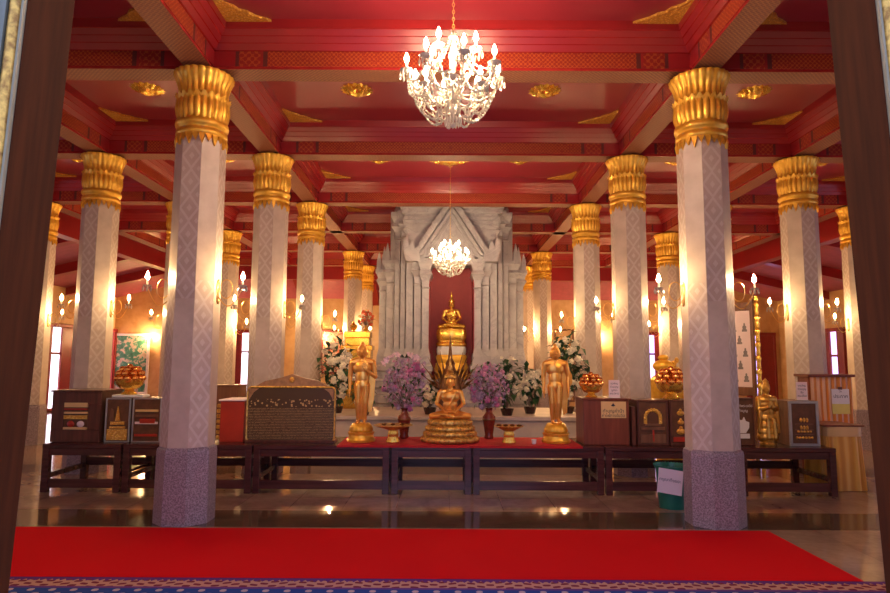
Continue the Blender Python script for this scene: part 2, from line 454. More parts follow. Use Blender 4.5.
def beam(p, q):
    p, q = Vector((*p, 0)), Vector((*q, 0)); d = (q - p); L = d.length; d.normalize(); nrm = Vector((d.y, -d.x, 0))
    m = MB()
    def P(t, off, z): v = p + d * t + nrm * off; return (v.x, v.y, z)
    m.face([P(0, -.15, BEAM), P(L, -.15, BEAM), P(L, .15, BEAM), P(0, .15, BEAM)], [(0, -.15), (L, -.15), (L, .15), (0, .15)], 1)
    cuts = [(0, .40, 0), (.40, .44, 4), (.44, .68, 3), (.68, .71, 0), (.71, .76, 4), (.76, L - .76, 2), (L - .76, L - .71, 4), (L - .71, L - .68, 0), (L - .68, L - .44, 3), (L - .44, L - .40, 4), (L - .40, L, 0)]
    for s in (-1, 1):
        for (o0, z0, k), (o1, z1, _) in zip(PROF, PROF[1:]):
            for a, c, mi in (cuts if k == 'B' else [(0, L, {'F': 5, 'E': 5, 'R': 0}[k])]):
                pts = [P(a, s * o0, z0), P(c, s * o0, z0), P(c, s * o1, z1), P(a, s * o1, z1)]
                uv = [(a - L / 2, z0 - BEAM), (c - L / 2, z0 - BEAM), (c - L / 2, z1 - BEAM), (a - L / 2, z1 - BEAM)]
                if s < 0: pts.reverse(); uv.reverse()
                m.face(pts, uv, mi)
    ntrim[0] += 1
    struct(m.build('trim_%d' % ntrim[0], BM, smooth=0))
for r, Y in enumerate(ROWY):
    xs = [-XC, -AX3, -AX2, -NX[r], NX[r], AX2, AX3, XC]
    for a, c in zip(xs, xs[1:]):
        if c - a > 1.6: beam((a, Y), (c, Y))
for r in range(6):
    Y0, Y1 = ROWY[r], ROWY[r + 1]
    for x0, x1 in ((NX[r], NX[r + 1]), (AX2, AX2), (AX3, AX3)):
        for s in (-1, 1): beam((s * x0, Y0), (s * x1, Y1))

for s in (-1, 1):
    for Y in ROWY[2:]:
        m = MB(); m.prism([(s * XC, ZS), (s * XW, ZW), (s * XW, ZW - .26), (s * XC, ZS - .30)], Y - .14, Y + .14); ntrim[0] += 1; struct(m.build('trim_%d' % ntrim[0], 'red_paint', smooth=0))
    m = MB(); m.box(min(s * (XC - .08), s * (XC + .25)), max(s * (XC - .08), s * (XC + .25)), YF + .12, YC, ZS - .34, CEIL + .02); ntrim[0] += 1; struct(m.build('trim_%d' % ntrim[0], 'red_paint', smooth=0))
    for x in (NX[5], AX2):
        m = MB(); m.prism([(YC, ZS), (YB, ZW), (YB, ZW - .26), (YC, ZS - .30)], s * x - .14, s * x + .14, 'YZ'); ntrim[0] += 1; struct(m.build('trim_%d' % ntrim[0], 'red_paint', smooth=0))
m = MB(); m.box(-XC, XC, YC - .08, YC + .25, ZS - .34, CEIL + .02); ntrim[0] += 1; struct(m.build('trim_%d' % ntrim[0], 'red_paint', smooth=0))

# ------------------------------------------------------------------ columns
def octa(R, z): return [(R * math.cos(PI / 8 + i * PI / 4), R * math.sin(PI / 8 + i * PI / 4), z) for i in range(8)]
def column_proto():
    t = thing('column', 'x', 'column')
    m = MB(); m.rings([octa(.308, 0), octa(.304, .73), octa(.298, .765), octa(.275, .785)]); m.build('pedestal', 'granite', t, smooth=0)
    m = MB(); R0, R1, z0, z1 = .277, .268, .785, 4.25
    a, c = octa(R0, z0), octa(R1, z1)
    for i in range(8):
        j = (i + 1) % 8; w0, w1 = R0 * math.sin(PI / 8), R1 * math.sin(PI / 8)
        m.face([a[i], a[j], c[j], c[i]], [(-w0, z0), (w0, z0), (w1, z1), (-w1, z1)], 0 if i % 2 else 1)
    bmesh.ops.remove_doubles(m.bm, verts=m.bm.verts, dist=1e-5)
    m.build('shaft', ['shaft_axis', 'shaft_diagonal'], t, smooth=0)
    prof = [(.262, 4.20), (.285, 4.21), (.300, 4.235), (.297, 4.275), (.275, 4.29), (.275, 4.305), (.300, 4.32), (.312, 4.345), (.305, 4.38), (.28, 4.395),
            (.285, 4.42), (.303, 4.47), (.312, 4.53), (.308, 4.59), (.300, 4.63), (.318, 4.655), (.322, 4.665), (.290, 4.68), (.283, 4.72), (.290, 4.78), (.305, 4.83), (.330, 4.88), (.352, 4.915), (.350, 4.95), (.20, 4.952), (.19, 4.985)]
    def mod(th, r, z, k):
        r *= .93
        if z < 4.40: return r * (1 + .012 * math.cos(8 * th)), z
        tip = z in (4.655, 4.665, 4.915)
        w = abs(math.sin(th * 12 + (0 if z < 4.67 else PI / 2))); amp = .055 if z < 4.67 else .06
        if z > 4.94: amp *= .6
        return r * (1 - amp + amp * 1.3 * w), z + ((w - .5) * .045 if (4.60 < z < 4.68) else ((w - .6) * .035 if 4.86 < z < 4.93 else 0))
    m = MB(); m.lathe(prof, 144, mod=mod); cap = m.build('capital', 'gilt', t, smooth=60, loc=(0, 0, -.035))
    m = MB()
    for i in range(24):                     # hanging leaf fringe under the rings
        th = 2 * PI * (i + .5) / 24; e = Vector((math.cos(th), math.sin(th), 0)); g = Vector((-e.y, e.x, 0)); L = .13 if i % 2 else .09
        ro, w = .258, .034
        pts = [(-w, 4.215, .0), (w, 4.215, .0), (w * .75, 4.215 - L * .45, .012), (0, 4.215 - L, .004), (-w * .75, 4.215 - L * .45, .012)]
        A = [e * (ro + .012 + q[2]) + g * q[0] + Vector((0, 0, q[1])) for q in pts]; B = [p - e * .03 for p in A]
        va = [m.bm.verts.new(p) for p in A]; vb = [m.bm.verts.new(p) for p in B]
        m.bm.faces.new(va[::-1]); m.bm.faces.new(vb)
        for k in range(5): m.bm.faces.new((va[k], va[(k + 1) % 5], vb[(k + 1) % 5], vb[k]))
    bmesh.ops.recalc_face_normals(m.bm, faces=m.bm.faces)
    m.build('leaf_fringe', 'gilt', cap, smooth=0)
    return t
colp = column_proto()
WORD = {1: 'front', 2: 'second', 3: 'third', 4: 'fourth', 5: 'fifth', 6: 'rearmost'}
COLS = []
for r, s, k, lab in (
    (1, -1, 1, 'white octagonal column nearest the doorway on the left, beside the red carpet'),
    (1, 1, 1, 'white octagonal column nearest the doorway on the right, beside the green bin'),
    (2, -1, 1, 'white octagonal column with gilt capital behind the dark inscription board'),
    (2, 1, 1, 'white octagonal column with gilt capital behind the wooden offering box with yellow plaque'),
    (2, -1, 2, 'white octagonal column behind the leftmost display cabinet, in the left aisle'),
    (2, 1, 2, 'white octagonal column in the right aisle between the framed white panel and the striped lectern'),
    (3, -1, 1, 'white column close left of the white-flowered shrubs, third one back on the left of the nave'),
    (3, 1, 1, 'white column behind the gilt bowl on the wooden box, third one back on the right of the nave'),
    (3, -1, 3, 'white column at the far left edge, half hidden by the door jamb'),
    (3, 1, 3, 'white column at the far right behind the striped lectern'),
    (3, -1, 2, 'white column seen just left of the nearest left column, third row back'),
    (3, 1, 2, 'white column seen just right of the nearest right column, half hidden by it'),
    (4, -1, 2, 'thin distant white column seen between the two left nave columns'),
    (4, 1, 2, 'thin distant white column seen between the two right nave columns'),
    (5, -1, 1, 'distant column left of the marble shrine, the nearer of two in line'),
    (5, 1, 1, 'distant column right of the marble shrine, the nearer of two in line'),
    (6, -1, 1, 'rearmost column left of the marble shrine, touching its outline'),
    (6, 1, 1, 'rearmost column right of the marble shrine, touching its outline')):
    x = s * {1: NX[r], 2: AX2, 3: AX3}[k]; loc = (x, ROWY[r], 0)
    if not COLS: colp.location = loc; colp['label'] = lab; o = colp
    else: o = dup(colp, loc, 0, lab)
    o['group'] = 'octagonal columns'; COLS.append((r, s, k, x, ROWY[r], lab))

# ------------------------------------------------------------------ sconces
def sconce_proto():
    t = thing('wall_sconce', 'x', 'sconce')
    m = MB(); m.box(0, .015, -.028, .028, -.13, .11, .006); m.ball((.015, 0, .10), (.015, .022, .03)); m.ball((.015, 0, -.12), (.015, .02, .03)); m.build('wall_plate', 'brass', t)
    m = MB()
    pts = [(.01 + .27 * f, 0, -.06 - .13 * math.sin(PI * f) + .10 * f * f) for f in (i / 10 for i in range(11))]
    m.tube(pts, .006, 8); arm = m.build('arm', 'brass', t)
    m = MB(); m.tube([(.10 + .07 * math.cos(a), 0, .02 + .105 * math.sin(a)) for a in (2 * PI * i / 18 for i in range(19))], .005, 6); m.build('ring', 'brass', t)
    m = MB(); m.lathe([(.006, .03), (.02, .04), (.042, .052), (.048, .062), (.012, .064)], 16, (.28, 0, 0)); m.build('drip_cup', 'crystal', arm)
    m = MB(); m.lathe([(.011, .06), (.011, .12), (.006, .125)], 10, (.28, 0, 0)); m.build('candle', 'candle_wax', arm)
    m = MB(); m.lathe([(.004, .122), (.015, .132), (.022, .150), (.019, .172), (.009, .198), (.002, .215)], 10, (.28, 0, 0)); m.build('bulb', 'bulb_glow', arm)
    for i in range(6):
        a = 2 * PI * i / 6; m = MB(); c = (.28 + .046 * math.cos(a), .046 * math.sin(a), 0)
        m.lathe([(.002, .058), (.002, .045), (.010, .032), (.013, .012), (.002, -.010)], 6, c); m.build('crystal_drop', 'crystal', arm)
    return t
scp = None
def far(o):
    for a in o.children_recursive:
        if a.name.startswith('bulb'):
            if 'm' not in FAR: FAR['m'] = a.data.copy(); FAR['m'].materials[0] = M['bulb_far']
            a.data = FAR['m']
    return o
FAR = {}
SIDE = {-1: 'left', 1: 'right'}
for r, s, k, x, Y, lab in COLS:
    for e in (-1, 1):
        
        if (r == 6 and e != s) or (r == 3 and k == 3 and e == s): continue
        z = 2.46 if r == 1 else 2.50
        R = (.277 - (z - .785) / 3.465 * .009) * math.cos(PI / 8) - .003
        L = 'crystal wall sconce on the %s face of the %s' % (SIDE[e], {
            (1, -1, 1): 'nearest left column', (1, 1, 1): 'nearest right column', (2, -1, 1): 'column behind the inscription board',
            (2, 1, 1): 'column behind the plaque box', (2, -1, 2): 'column behind the leftmost cabinet', (2, 1, 2): 'column left of the lectern',
            (3, -1, 1): 'column beside the left white flowers', (3, 1, 1): 'column beside the right white flowers', (3, -1, 3): 'column by the left jamb',
            (3, 1, 3): 'column behind the lectern', (3, -1, 2): 'third row left aisle column', (3, 1, 2): 'third row right aisle column',
            (4, -1, 2): 'thin distant left column', (4, 1, 2): 'thin distant right column', (5, -1, 1): 'column left of the shrine', (5, 1, 1): 'column right of the shrine', (6, -1, 1): 'rearmost column left of the shrine', (6, 1, 1): 'rearmost column right of the shrine'}[r, s, k])
        loc = (x + e * R, Y, z); rot = 0 if e > 0 else PI
        if scp is None:
            scp = sconce_proto(); scp.location = loc; scp.rotation_euler.z = rot; o = scp
        else: o = dup(scp, loc, rot)
        o['label'] = L; o['group'] = 'crystal wall sconces'
        if r >= 4: far(o)
for px, lab in ((149, 'beside the green tree painting'), (216, 'above the lilac window left of centre'), (318, 'added above the floral painting'), (600, 'added between the two right nave columns'), (677, 'above the gilt covered jar')):  # those by floral painting and right nave columns are added to brighten the back
    q = at(px, 337, YB - .28); o = far(dup(scp, (q.x, YB, q.z - .15), -PI / 2, 'small crystal sconce on the far back wall, ' + lab)); o['group'] = 'crystal wall sconces'

# ------------------------------------------------------------------ chandeliers
def chandelier(loc, label, ztop, scale):
    t = thing('chandelier', label, 'chandelier', loc, scale=scale, group='crystal chandeliers')
    # local z = 0 at the bottom pendant
    zt = (ztop - loc[2]) / scale
    m = MB(); z = .86
    n = int((zt - .05 - z) / .034); st = (zt - .05 - z) / n
    for i in range(n):
        c = (0, 0, z + st * (i + .5)); a = [(.011 * math.cos(q), 0, .021 * math.sin(q)) for q in (2 * PI * j / 8 for j in range(9))]
        m.tube([(c[0] + (p[0] if i % 2 else 0), (0 if i % 2 else p[0]), c[2] + p[2]) for p in a], .004, 5)
    m.build('chain', 'brass', t)
    m = MB(); m.lathe([(.01, zt - .07), (.05, zt - .04), (.06, zt)], 16); m.build('ceiling_cup', 'brass', t)
    m = MB(); m.lathe([(.004, .03), (.03, .06), (.045, .10), (.02, .14), (.028, .2), (.06, .27), (.075, .33), (.04, .38), (.022, .46), (.03, .55), (.05, .62), (.03, .68), (.02, .75), (.045, .80), (.02, .86), (.004, .87)], 16); m.build('stem', 'crystal', t)
    tiers = [(8, .43, .42, .30, 0.0), (4, .24, .60, .36, PI / 4), (6, .28, .27, .24, .3)]
    for n, R, zc, z0, a0 in tiers:
        for i in range(n):
            a = a0 + 2 * PI * i / n + .2; e = Vector((math.cos(a), math.sin(a), 0))
            m = MB(); m.tube([e * (R * f) + Vector((0, 0, z0 - .13 * math.sin(PI * f * .9) + (zc - z0) * f ** 1.5)) for f in (j / 10 for j in range(11))], .009, 7)
            arm = m.build('arm', 'crystal', t)
            c = e * R
            m = MB(); m.lathe([(.008, zc - .005), (.03, zc + .005), (.055, zc + .02), (.06, zc + .03), (.012, zc + .032)], 14, c); m.build('drip_cup', 'crystal', arm)
            m = MB(); m.lathe([(.012, zc + .03), (.012, zc + .09), (.006, zc + .095)], 8, c); m.build('candle', 'candle_wax', arm)
            m = MB(); m.lathe([(.004, zc + .093), (.015, zc + .105), (.022, zc + .125), (.018, zc + .150), (.008, zc + .178), (.002, zc + .195)], 10, c); m.build('bulb', 'flame_glow', arm)
            m = MB()
            for j in range(6):
                b_ = 2 * PI * j / 6; m.lathe([(.002, zc + .02), (.003, zc), (.011, zc - .02), (.013, zc - .04), (.002, zc - .065)], 6, c + Vector((.056 * math.cos(b_), .056 * math.sin(b_), 0)))
            m.build('crystal_drops', 'crystal', arm)['kind'] = 'stuff'
    # swags of beads: rim to rim, and rim to the bottom pendant, and crown to arms
    def swag(p, q, sag, n):
        m = MB(); m.tube([Vector(p).lerp(Vector(q), f) - Vector((0, 0, sag * 4 * f * (1 - f))) for f in (i / 10 for i in range(11))], .004, 5)
        for j in range(n + 1):
            f = j / n; c = Vector(p).lerp(Vector(q), f); c.z -= sag * 4 * f * (1 - f); m.ico(c, .011 if j % 3 else .015, 1)
        m.build('bead_swag', 'crystal', t)
    for i in range(8):
        a, a2 = 2 * PI * i / 8 + .2, 2 * PI * (i + 1) / 8 + .2
        p, q = (.43 * math.cos(a), .43 * math.sin(a), .41), (.43 * math.cos(a2), .43 * math.sin(a2), .41)
        swag(p, q, .12, 16)
        swag(p, (.10 * math.cos(a), .10 * math.sin(a), .04), .16, 20)
        am = (a + a2) / 2
        swag((.38 * math.cos(am), .38 * math.sin(am), .29), (.22 * math.cos(am), .22 * math.sin(am), .06), .05, 12); swag((.36 * math.cos(a), .36 * math.sin(a), .26), (.36 * math.cos(a2), .36 * math.sin(a2), .26), .09, 14)
        swag((.04 * math.cos(a), .04 * math.sin(a), .76), p, .10, 18)
    m = MB()
    for i in range(16):
        a = 2 * PI * i / 16; rr = .15
        m.lathe([(.002, .13), (.012, .10), (.014, .08), (.002, .04)], 6, (rr * math.cos(a), rr * math.sin(a), -.02))
        m.lathe([(.002, .05), (.012, .02), (.014, .0), (.002, -.04)], 6, (.07 * math.cos(a), .07 * math.sin(a), 0))
    m.ico((0, 0, -.03), .028, 2); m.build('pendant_drops', 'crystal', t)['kind'] = 'stuff'
    return t
chandelier((at(453, 122, 5.5).x, 5.5, az(453, 122, 5.5)), 'large crystal chandelier with lit candle bulbs, hanging near the doorway', CEIL, 1.0)
c2 = at(450, 275, 11.68)
chandelier((c2.x, 11.68, c2.z), 'small crystal chandelier hanging before the marble shrine pediment', CEIL, .80)

# ------------------------------------------------------------------ ceiling ornaments
def rosette(R):
    m = MB()
    for tier, (n, r0, w, z0) in enumerate(((16, R, .06, 0.0), (12, R * .72, .055, -.02))):
        for i in range(n):
            a = 2 * PI * (i + .5 * tier) / n; e = Vector((math.cos(a), math.sin(a), 0)); g = Vector((-e.y, e.x, 0))
            A = [e * (r0 * .25), e * (r0 * .7) + g * w, e * r0, e * (r0 * .7) - g * w]
            A = [v + Vector((0, 0, z0)) for v in A]; top = [m.bm.verts.new(v) for v in A]
            c = m.bm.verts.new(e * (r0 * .66) + Vector((0, 0, z0 - .035))); up_ = m.bm.verts.new(e * (r0 * .6) + Vector((0, 0, .02)))
            for q in range(4):
                m.bm.faces.new((top[q], c, top[(q + 1) % 4])); m.bm.faces.new((top[(q + 1) % 4], up_, top[q]))
    m.lathe([(.02, -.10), (.08, -.08), (.11, -.05), (.13, .0)], 20)
    bmesh.ops.recalc_face_normals(m.bm, faces=m.bm.faces)
    return m
def corner(L):
    poly = [(0, 0), (L, 0), (L * .86, L * .10), (L * .70, L * .20), (L * .58, L * .36), (L * .44, L * .42), (L * .36, L * .58), (L * .20, L * .70), (L * .10, L * .86), (0, L)]
    m = MB(); m.prism(poly, -.028, 0, 'XY'); return m
ros0 = cor0 = None
bays = [(1, 'before the nearest columns'), (2, 'behind the nearest columns'), (3, 'in the third bay'), (4, 'in the bay before the shrine')]
for r, where in bays:
    Y0, Y1 = ROWY[r - 1], ROWY[r]; yc = (Y0 + Y1) / 2
    spots = []
    if r >= 2:
        for s in (-1, 1):
            if r < 4: spots.append((s * 1.30, 'nave ceiling %s, %s of centre' % (where, SIDE[s])))
            if r in (2, 3): spots.append((s * 4.2, '%s aisle ceiling %s' % (SIDE[s], where)))
            if r in (3,): spots.append((s * 6.9, 'outer %s aisle ceiling %s' % (SIDE[s], where)))
    if r == 3: spots.append((0.0, 'nave ceiling above the small chandelier'))
    for x, w in spots:
        L = 'gilt sunburst rosette on the red ' + w
        if ros0 is None:
            ros0 = rosette(.25).build('ceiling_rosette', 'bright_gold', smooth=0); o = ros0
        else: o = ros0.copy(); COL.objects.link(o)
        o.location = (x, yc, CEIL + .005); tag(o, L, 'ceiling ornament', 'gilt ceiling rosettes')
        if x == 0: o.scale = (1.7, 1.7, 1.2)
    cs = [('nave', -NX[r], NX[r])] + ([('left aisle', -AX2, -NX[r]), ('right aisle', NX[r], AX2)] if r < 4 else []) + ([('outer left aisle', -AX3, -AX2), ('outer right aisle', AX2, AX3)] if r in (2, 3) else [])
    for nm, xa, xb in cs:
        for xx, sx, sd in ((xa, 1, 'left'), (xb, -1, 'right')):
            if nm != 'nave' and ((xa < 0) != (sx > 0)): 
                if r == 1 and nm == 'left aisle' and sx < 0: pass
                elif r == 1 and nm == 'right aisle' and sx > 0: pass
                else: continue
            L = 'gilt corner triangle, %s end of the %s ceiling %s' % (sd, nm, where)
            if cor0 is None:
                cor0 = corner(.50).build('corner_ornament', 'ornament_gold', smooth=0); o = cor0
            else: o = cor0.copy(); COL.objects.link(o)
            o.location = (xx + sx * .345, Y1 - .345, CEIL - .004); o.rotation_euler = (0, 0, -PI / 2 if sx > 0 else PI)
            tag(o, L, 'ceiling ornament', 'gilt corner ornaments')

# ------------------------------------------------------------------ windows, murals
nwin = [0]
def window(wall, c, w, z0, z1, panes, mat):
    """a red-framed window on the back wall (c = x) or a side wall (c = y); panes = list of (from, to) fractions that are bright"""
    nwin[0] += 1; t = thing('w', None, None); t.name = 'window_%d' % nwin[0]; struct(t)
    if wall == 'back': t.location = (c, YB, 0); t.rotation_euler = (0, 0, 0)
    elif wall == 'left': t.location = (-XW, c, 0); t.rotation_euler = (0, 0, PI / 2)
    else: t.location = (XW, c, 0); t.rotation_euler = (0, 0, -PI / 2)
    m = MB(); f = .09
    m.box(-w / 2 - f, w / 2 + f, -.14, 0, z1, z1 + f * 1.4, .01); m.box(-w / 2 - f, w / 2 + f, -.12, 0, z0 - f, z0, .01)
    for s in (-1, 1): m.box(min(s * w / 2, s * (w / 2 + f)), max(s * w / 2, s * (w / 2 + f)), -.12, 0, z0, z1, .01)
    m.build('window_frame', 'window_red', t, smooth=0)
    xs = [0] + [q for p in panes for q in p] + [1]
    for a, d in zip(xs[::2], xs[1::2]):
        if d - a > .02: m = MB(); m.box(-w / 2 + a * w, -w / 2 + d * w, -.09, -.04, z0, z1, .008); m.build('shutter', 'window_red', t, smooth=0)
    for a, d in panes:
        m = MB(); m.box(-w / 2 + a * w, -w / 2 + d * w, -.03, -.02, z0, z1); m.build('pane', mat, t, smooth=0)
        m = MB(); m.box(-w / 2 + a * w, -w / 2 + d * w, -.05, -.03, z0 + (z1 - z0) * .66, z0 + (z1 - z0) * .69); m.build('glazing_bar', 'window_red', t, smooth=0)
zt = 2.75
window('left', 20.95, 1.6, .1, zt, [(.28, .60)], 'daylight_white')
window('left', 24.02, .92, .1, zt, [(.35, .92)], 'daylight_pink')
window('back', ax(217.5, 370, YB), .8, .5, zt, [(.30, .75)], 'daylight_lilac')
window('back', ax(244, 370, YB), .62, .5, zt, [(.35, .80)], 'daylight_white')
window('back', ax(664, 370, YB), 1.3, .5, zt, [(.06, .22), (.78, .95)], 'daylight_lilac')
window('back', ax(762, 370, YB - .1), 1.0, .3, zt, [(.20, .48)], 'daylight_lilac')
window('right', 21.1, 1.1, .3, zt, [(.35, .70)], 'daylight_lilac')
def panel(name, label, cat, x0, x1, z0, z1, Y, mat, fmat, fw_=.08):
    t = thing(name, label, cat, ((x0 + x1) / 2, Y, z0)); w, h = (x1 - x0) / 2, z1 - z0
    m = MB(); m.box(-w, w, -.03, 0, 0, h); m.build('picture', mat, t, smooth=0)
    m = MB(); f = fw_
    m.box(-w - f, w + f, -.07, 0, h, h + f, .008); m.box(-w - f, w + f, -.07, 0, -f, 0, .008)
    m.box(-w - f, -w, -.07, 0, 0, h, .008); m.box(w, w + f, -.07, 0, 0, h, .008); m.build('frame', fmat, t, smooth=0)
    return t
panel('wall_painting', 'large green tree painting in a white frame on the far left wall', 'painting', ax(114, 360, YB), ax(147, 360, YB), .45, 2.62, YB, 'mural_paint', 'white_paint', .09)
panel('wall_painting', 'pink floral painting with dark red frame behind the left white flowers', 'painting', ax(323, 340, YB - .0), ax(343, 340, YB), az(330, 372, YB), az(330, 332, YB), YB, 'floral_paint', 'window_red', .07)
panel('wall_painting', 'small pale panel with red frame on the wall right of the shrine', 'painting', ax(556, 340, YB), ax(572, 340, YB), az(560, 400, YB), az(560, 331, YB), YB, 'wall_marble', 'plain_wood', .07)

# ------------------------------------------------------------------ marble shrine
sh = thing('marble_shrine', 'tall grey marble shrine with stepped pilasters, pediment and red niche', 'shrine', (.02, 13.5, 0))
def moulded(x0, x1, y0, y1, prof, name, mat='shrine_marble', parent=sh):
    m = MB(); R = []
    for z, o in prof:
        R.append([(x0 - o, y0 - o, z), (x1 + o, y0 - o, z), (x1 + o, y1, z), (x0 - o, y1, z)])
    m.rings(R); return m.build(name, mat, parent, smooth=0)
def pil(z1, cap):
    base = [(.0, .10), (.72, .10), (.74, .13), (.90, .13), (.93, .08), (1.02, .07), (1.06, .10), (1.20, .10), (1.24, .06), (1.38, .05), (1.42, .08), (1.52, .08), (1.56, .04), (1.72, .035), (1.84, .01), (1.90, .0)]
    zc = z1 - cap
    return base + [(zc, 0), (zc + .02, .02), (zc + .05, .0), (zc + .10, .0), (zc + cap * .30, .01), (zc + cap * .45, .05), (zc + cap * .5, .07), (zc + cap * .62, .03), (zc + cap * .75, .05), (zc + cap * .85, .08), (z1, .08)]
steps = [(.44, .60, 0.0, 3.72, .62), (.60, .76, .12, 3.80, .62), (.76, .93, .22, 4.62, .50), (.93, 1.05, .34, 4.82, .60), (1.05, 1.18, .46, 4.80, .62), (1.18, 1.36, .62, 3.78, .52), (1.36, 1.52, .78, 3.60, .50)]
for a, c, d, z1, cap in steps:
    for s in (-1, 1):
        moulded(min(s * a, s * c) + .012, max(s * a, s * c) - .012, d, 3.2, pil(z1, cap), 'pilaster')
m = MB(); m.box(-1.30, 1.30, .9, 3.2, 0, 4.9); m.build('core', 'shrine_marble', sh, smooth=0)
# upper block with stacked mouldings
moulded(-.90, .90, .16, 3.0, [(3.74, .0), (4.48, .0), (4.50, .03), (4.56, .03), (4.58, .07), (4.64, .07), (4.66, .05), (4.70, .05), (4.72, .11), (4.80, .11), (4.82, .15), (5.08, .15), (5.09, .05), (5.14, .03)], 'upper_block')
# lotus buds on the tall corner pilasters
for s in (-1, 1):
    for x, y, z in ((.99, .36, 4.80), (1.115, .48, 4.78)):
        m = MB(); m.lathe([(.05, 0), (.075, .05), (.08, .1), (.05, .16), (.065, .19), (.03, .25), (.005, .30)], 8, (s * x, y + .02, z - .01)); m.build('finial', 'shrine_marble', sh)
    for x, y, z, h in ((1.22, .62, 3.78, .72), (1.34, .66, 3.78, .40), (1.42, .80, 3.60, .52), (1.53, .84, 3.60, .40)):
        m = MB(); w = .055; m.prism([(s * x - w, z - .01), (s * x + w, z - .01), (s * x + w * .8, z + h * .5), (s * x, z + h), (s * x - w * .8, z + h * .5)], y - .02, y + .10); m.build('antefix', 'shrine_marble', sh, smooth=0)
# pediment: two raking bands with teeth and a tympanum
m = MB(); m.prism([(-.74, 3.76), (.74, 3.76), (0, 5.0)], .02, .22); m.build('tympanum', 'shrine_marble', sh, smooth=0)
for s in (-1, 1):
    for k, (o, w, y) in enumerate(((0, .13, -.10), (.17, .07, -.05), (.28, .05, -.02))):
        x0, z0, x1, z1 = .80 - o, 3.80, 0.0, 5.08 - o * 1.55
        m = MB(); m.prism([(s * x0, z0), (s * (x0 - w), z0), (0, z1 - w * 1.62), (0, z1)], y, .06); m.build('raking_band', 'shrine_marble', sh, smooth=0)
    m = MB()
    for i in range(9):
        f = (i + .6) / 9.6; x = .74 * (1 - f); z = 3.80 + 1.18 * f
        m.box(s * x - .02, s * x + .02, -.135, -.09, z - .035, z + .055)
    m.build('teeth', 'shrine_marble', sh, smooth=0)['kind'] = 'stuff'
    m = MB(); m.prism([(s * .62, 3.66), (s * .90, 3.66), (s * .98, 3.95), (s * .90, 4.22), (s * .84, 3.98), (s * .78, 4.12), (s * .73, 3.90), (s * .66, 3.96)], -.13, .10); m.build('corner_flame', 'shrine_marble', sh, smooth=0)
m = MB(); m.box(-.46, .46, -.04, .14, 3.60, 3.80, .02); m.build('lintel', 'shrine_marble', sh, smooth=0)
m = MB(); m.box(-.46, .46, .60, .66, 1.2, 3.62); m.build('niche_lining', 'niche_red', sh, smooth=0)
for s in (-1, 1):
    m = MB(); m.box(min(s * .43, s * .455), max(s * .43, s * .455), .05, .60, 1.24, 3.62); m.build('niche_side', 'niche_red', sh, smooth=0)
moulded(-.44, .44, -.10, .7, [(0, .12), (.8, .12), (.84, .06), (1.14, .06), (1.16, .1), (1.24, .1)], 'niche_sill')
sh.scale = (1.09, 1, 1.05); sh.location.x = .075
# low marble platform in front of it
pl = thing('marble_platform', 'low pale marble platform with flowers, in front of the grey shrine', 'platform', (0, 11.0, 0))
m = MB(); m.box(-2.35, 2.35, 0, 2.1, 0, .68); m.build('body', 'ledge_marble', pl, smooth=0)
m = MB(); m.box(-2.40, 2.40, -.05, 2.1, .68, .76, .015); m.build('edge_slab', 'ledge_marble', pl, smooth=0)

# ------------------------------------------------------------------ gilded figures
def fingers(m, c, d, side, L, r, spread=.8):
    c, d, side = Vector(c), Vector(d).normalized(), Vector(side).normalized()
    for i, f in enumerate((.86, 1.0, .95, .75)):
        b0 = c + side * ((i - 1.5) * r * 2.1); m.limb(b0, r, b0 + d * (L * f), r * .75)
    m.limb(c - side * (r * 3.4) - d * (L * .5), r * 1.1, c - side * (r * 5.2) + d * (L * .15), r * .85)
def head(m, c, s):
    x, y, z = c
    m.ball((x, y, z), (.70 * s, .78 * s, .98 * s), 20, 14)
    m.ball((x, y - .30 * s, z - .55 * s), (.45 * s, .42 * s, .40 * s), 14, 10)
    m.limb((x, y - .74 * s, z + .10 * s), .07 * s, (x, y - .90 * s, z - .18 * s), .13 * s)
    for q in (-1, 1):
        m.ball((x + q * .70 * s, y + .02 * s, z - .18 * s), (.10 * s, .18 * s, .50 * s), 10, 8)
        m.ball((x + q * .28 * s, y - .70 * s, z + .08 * s), (.16 * s, .08 * s, .07 * s), 10, 6)
        m.limb((x + q * .12 * s, y - .76 * s, z + .24 * s), .05 * s, (x + q * .48 * s, y - .62 * s, z + .26 * s), .04 * s)
    m.ball((x, y - .72 * s, z - .46 * s), (.24 * s, .12 * s, .07 * s), 10, 6)
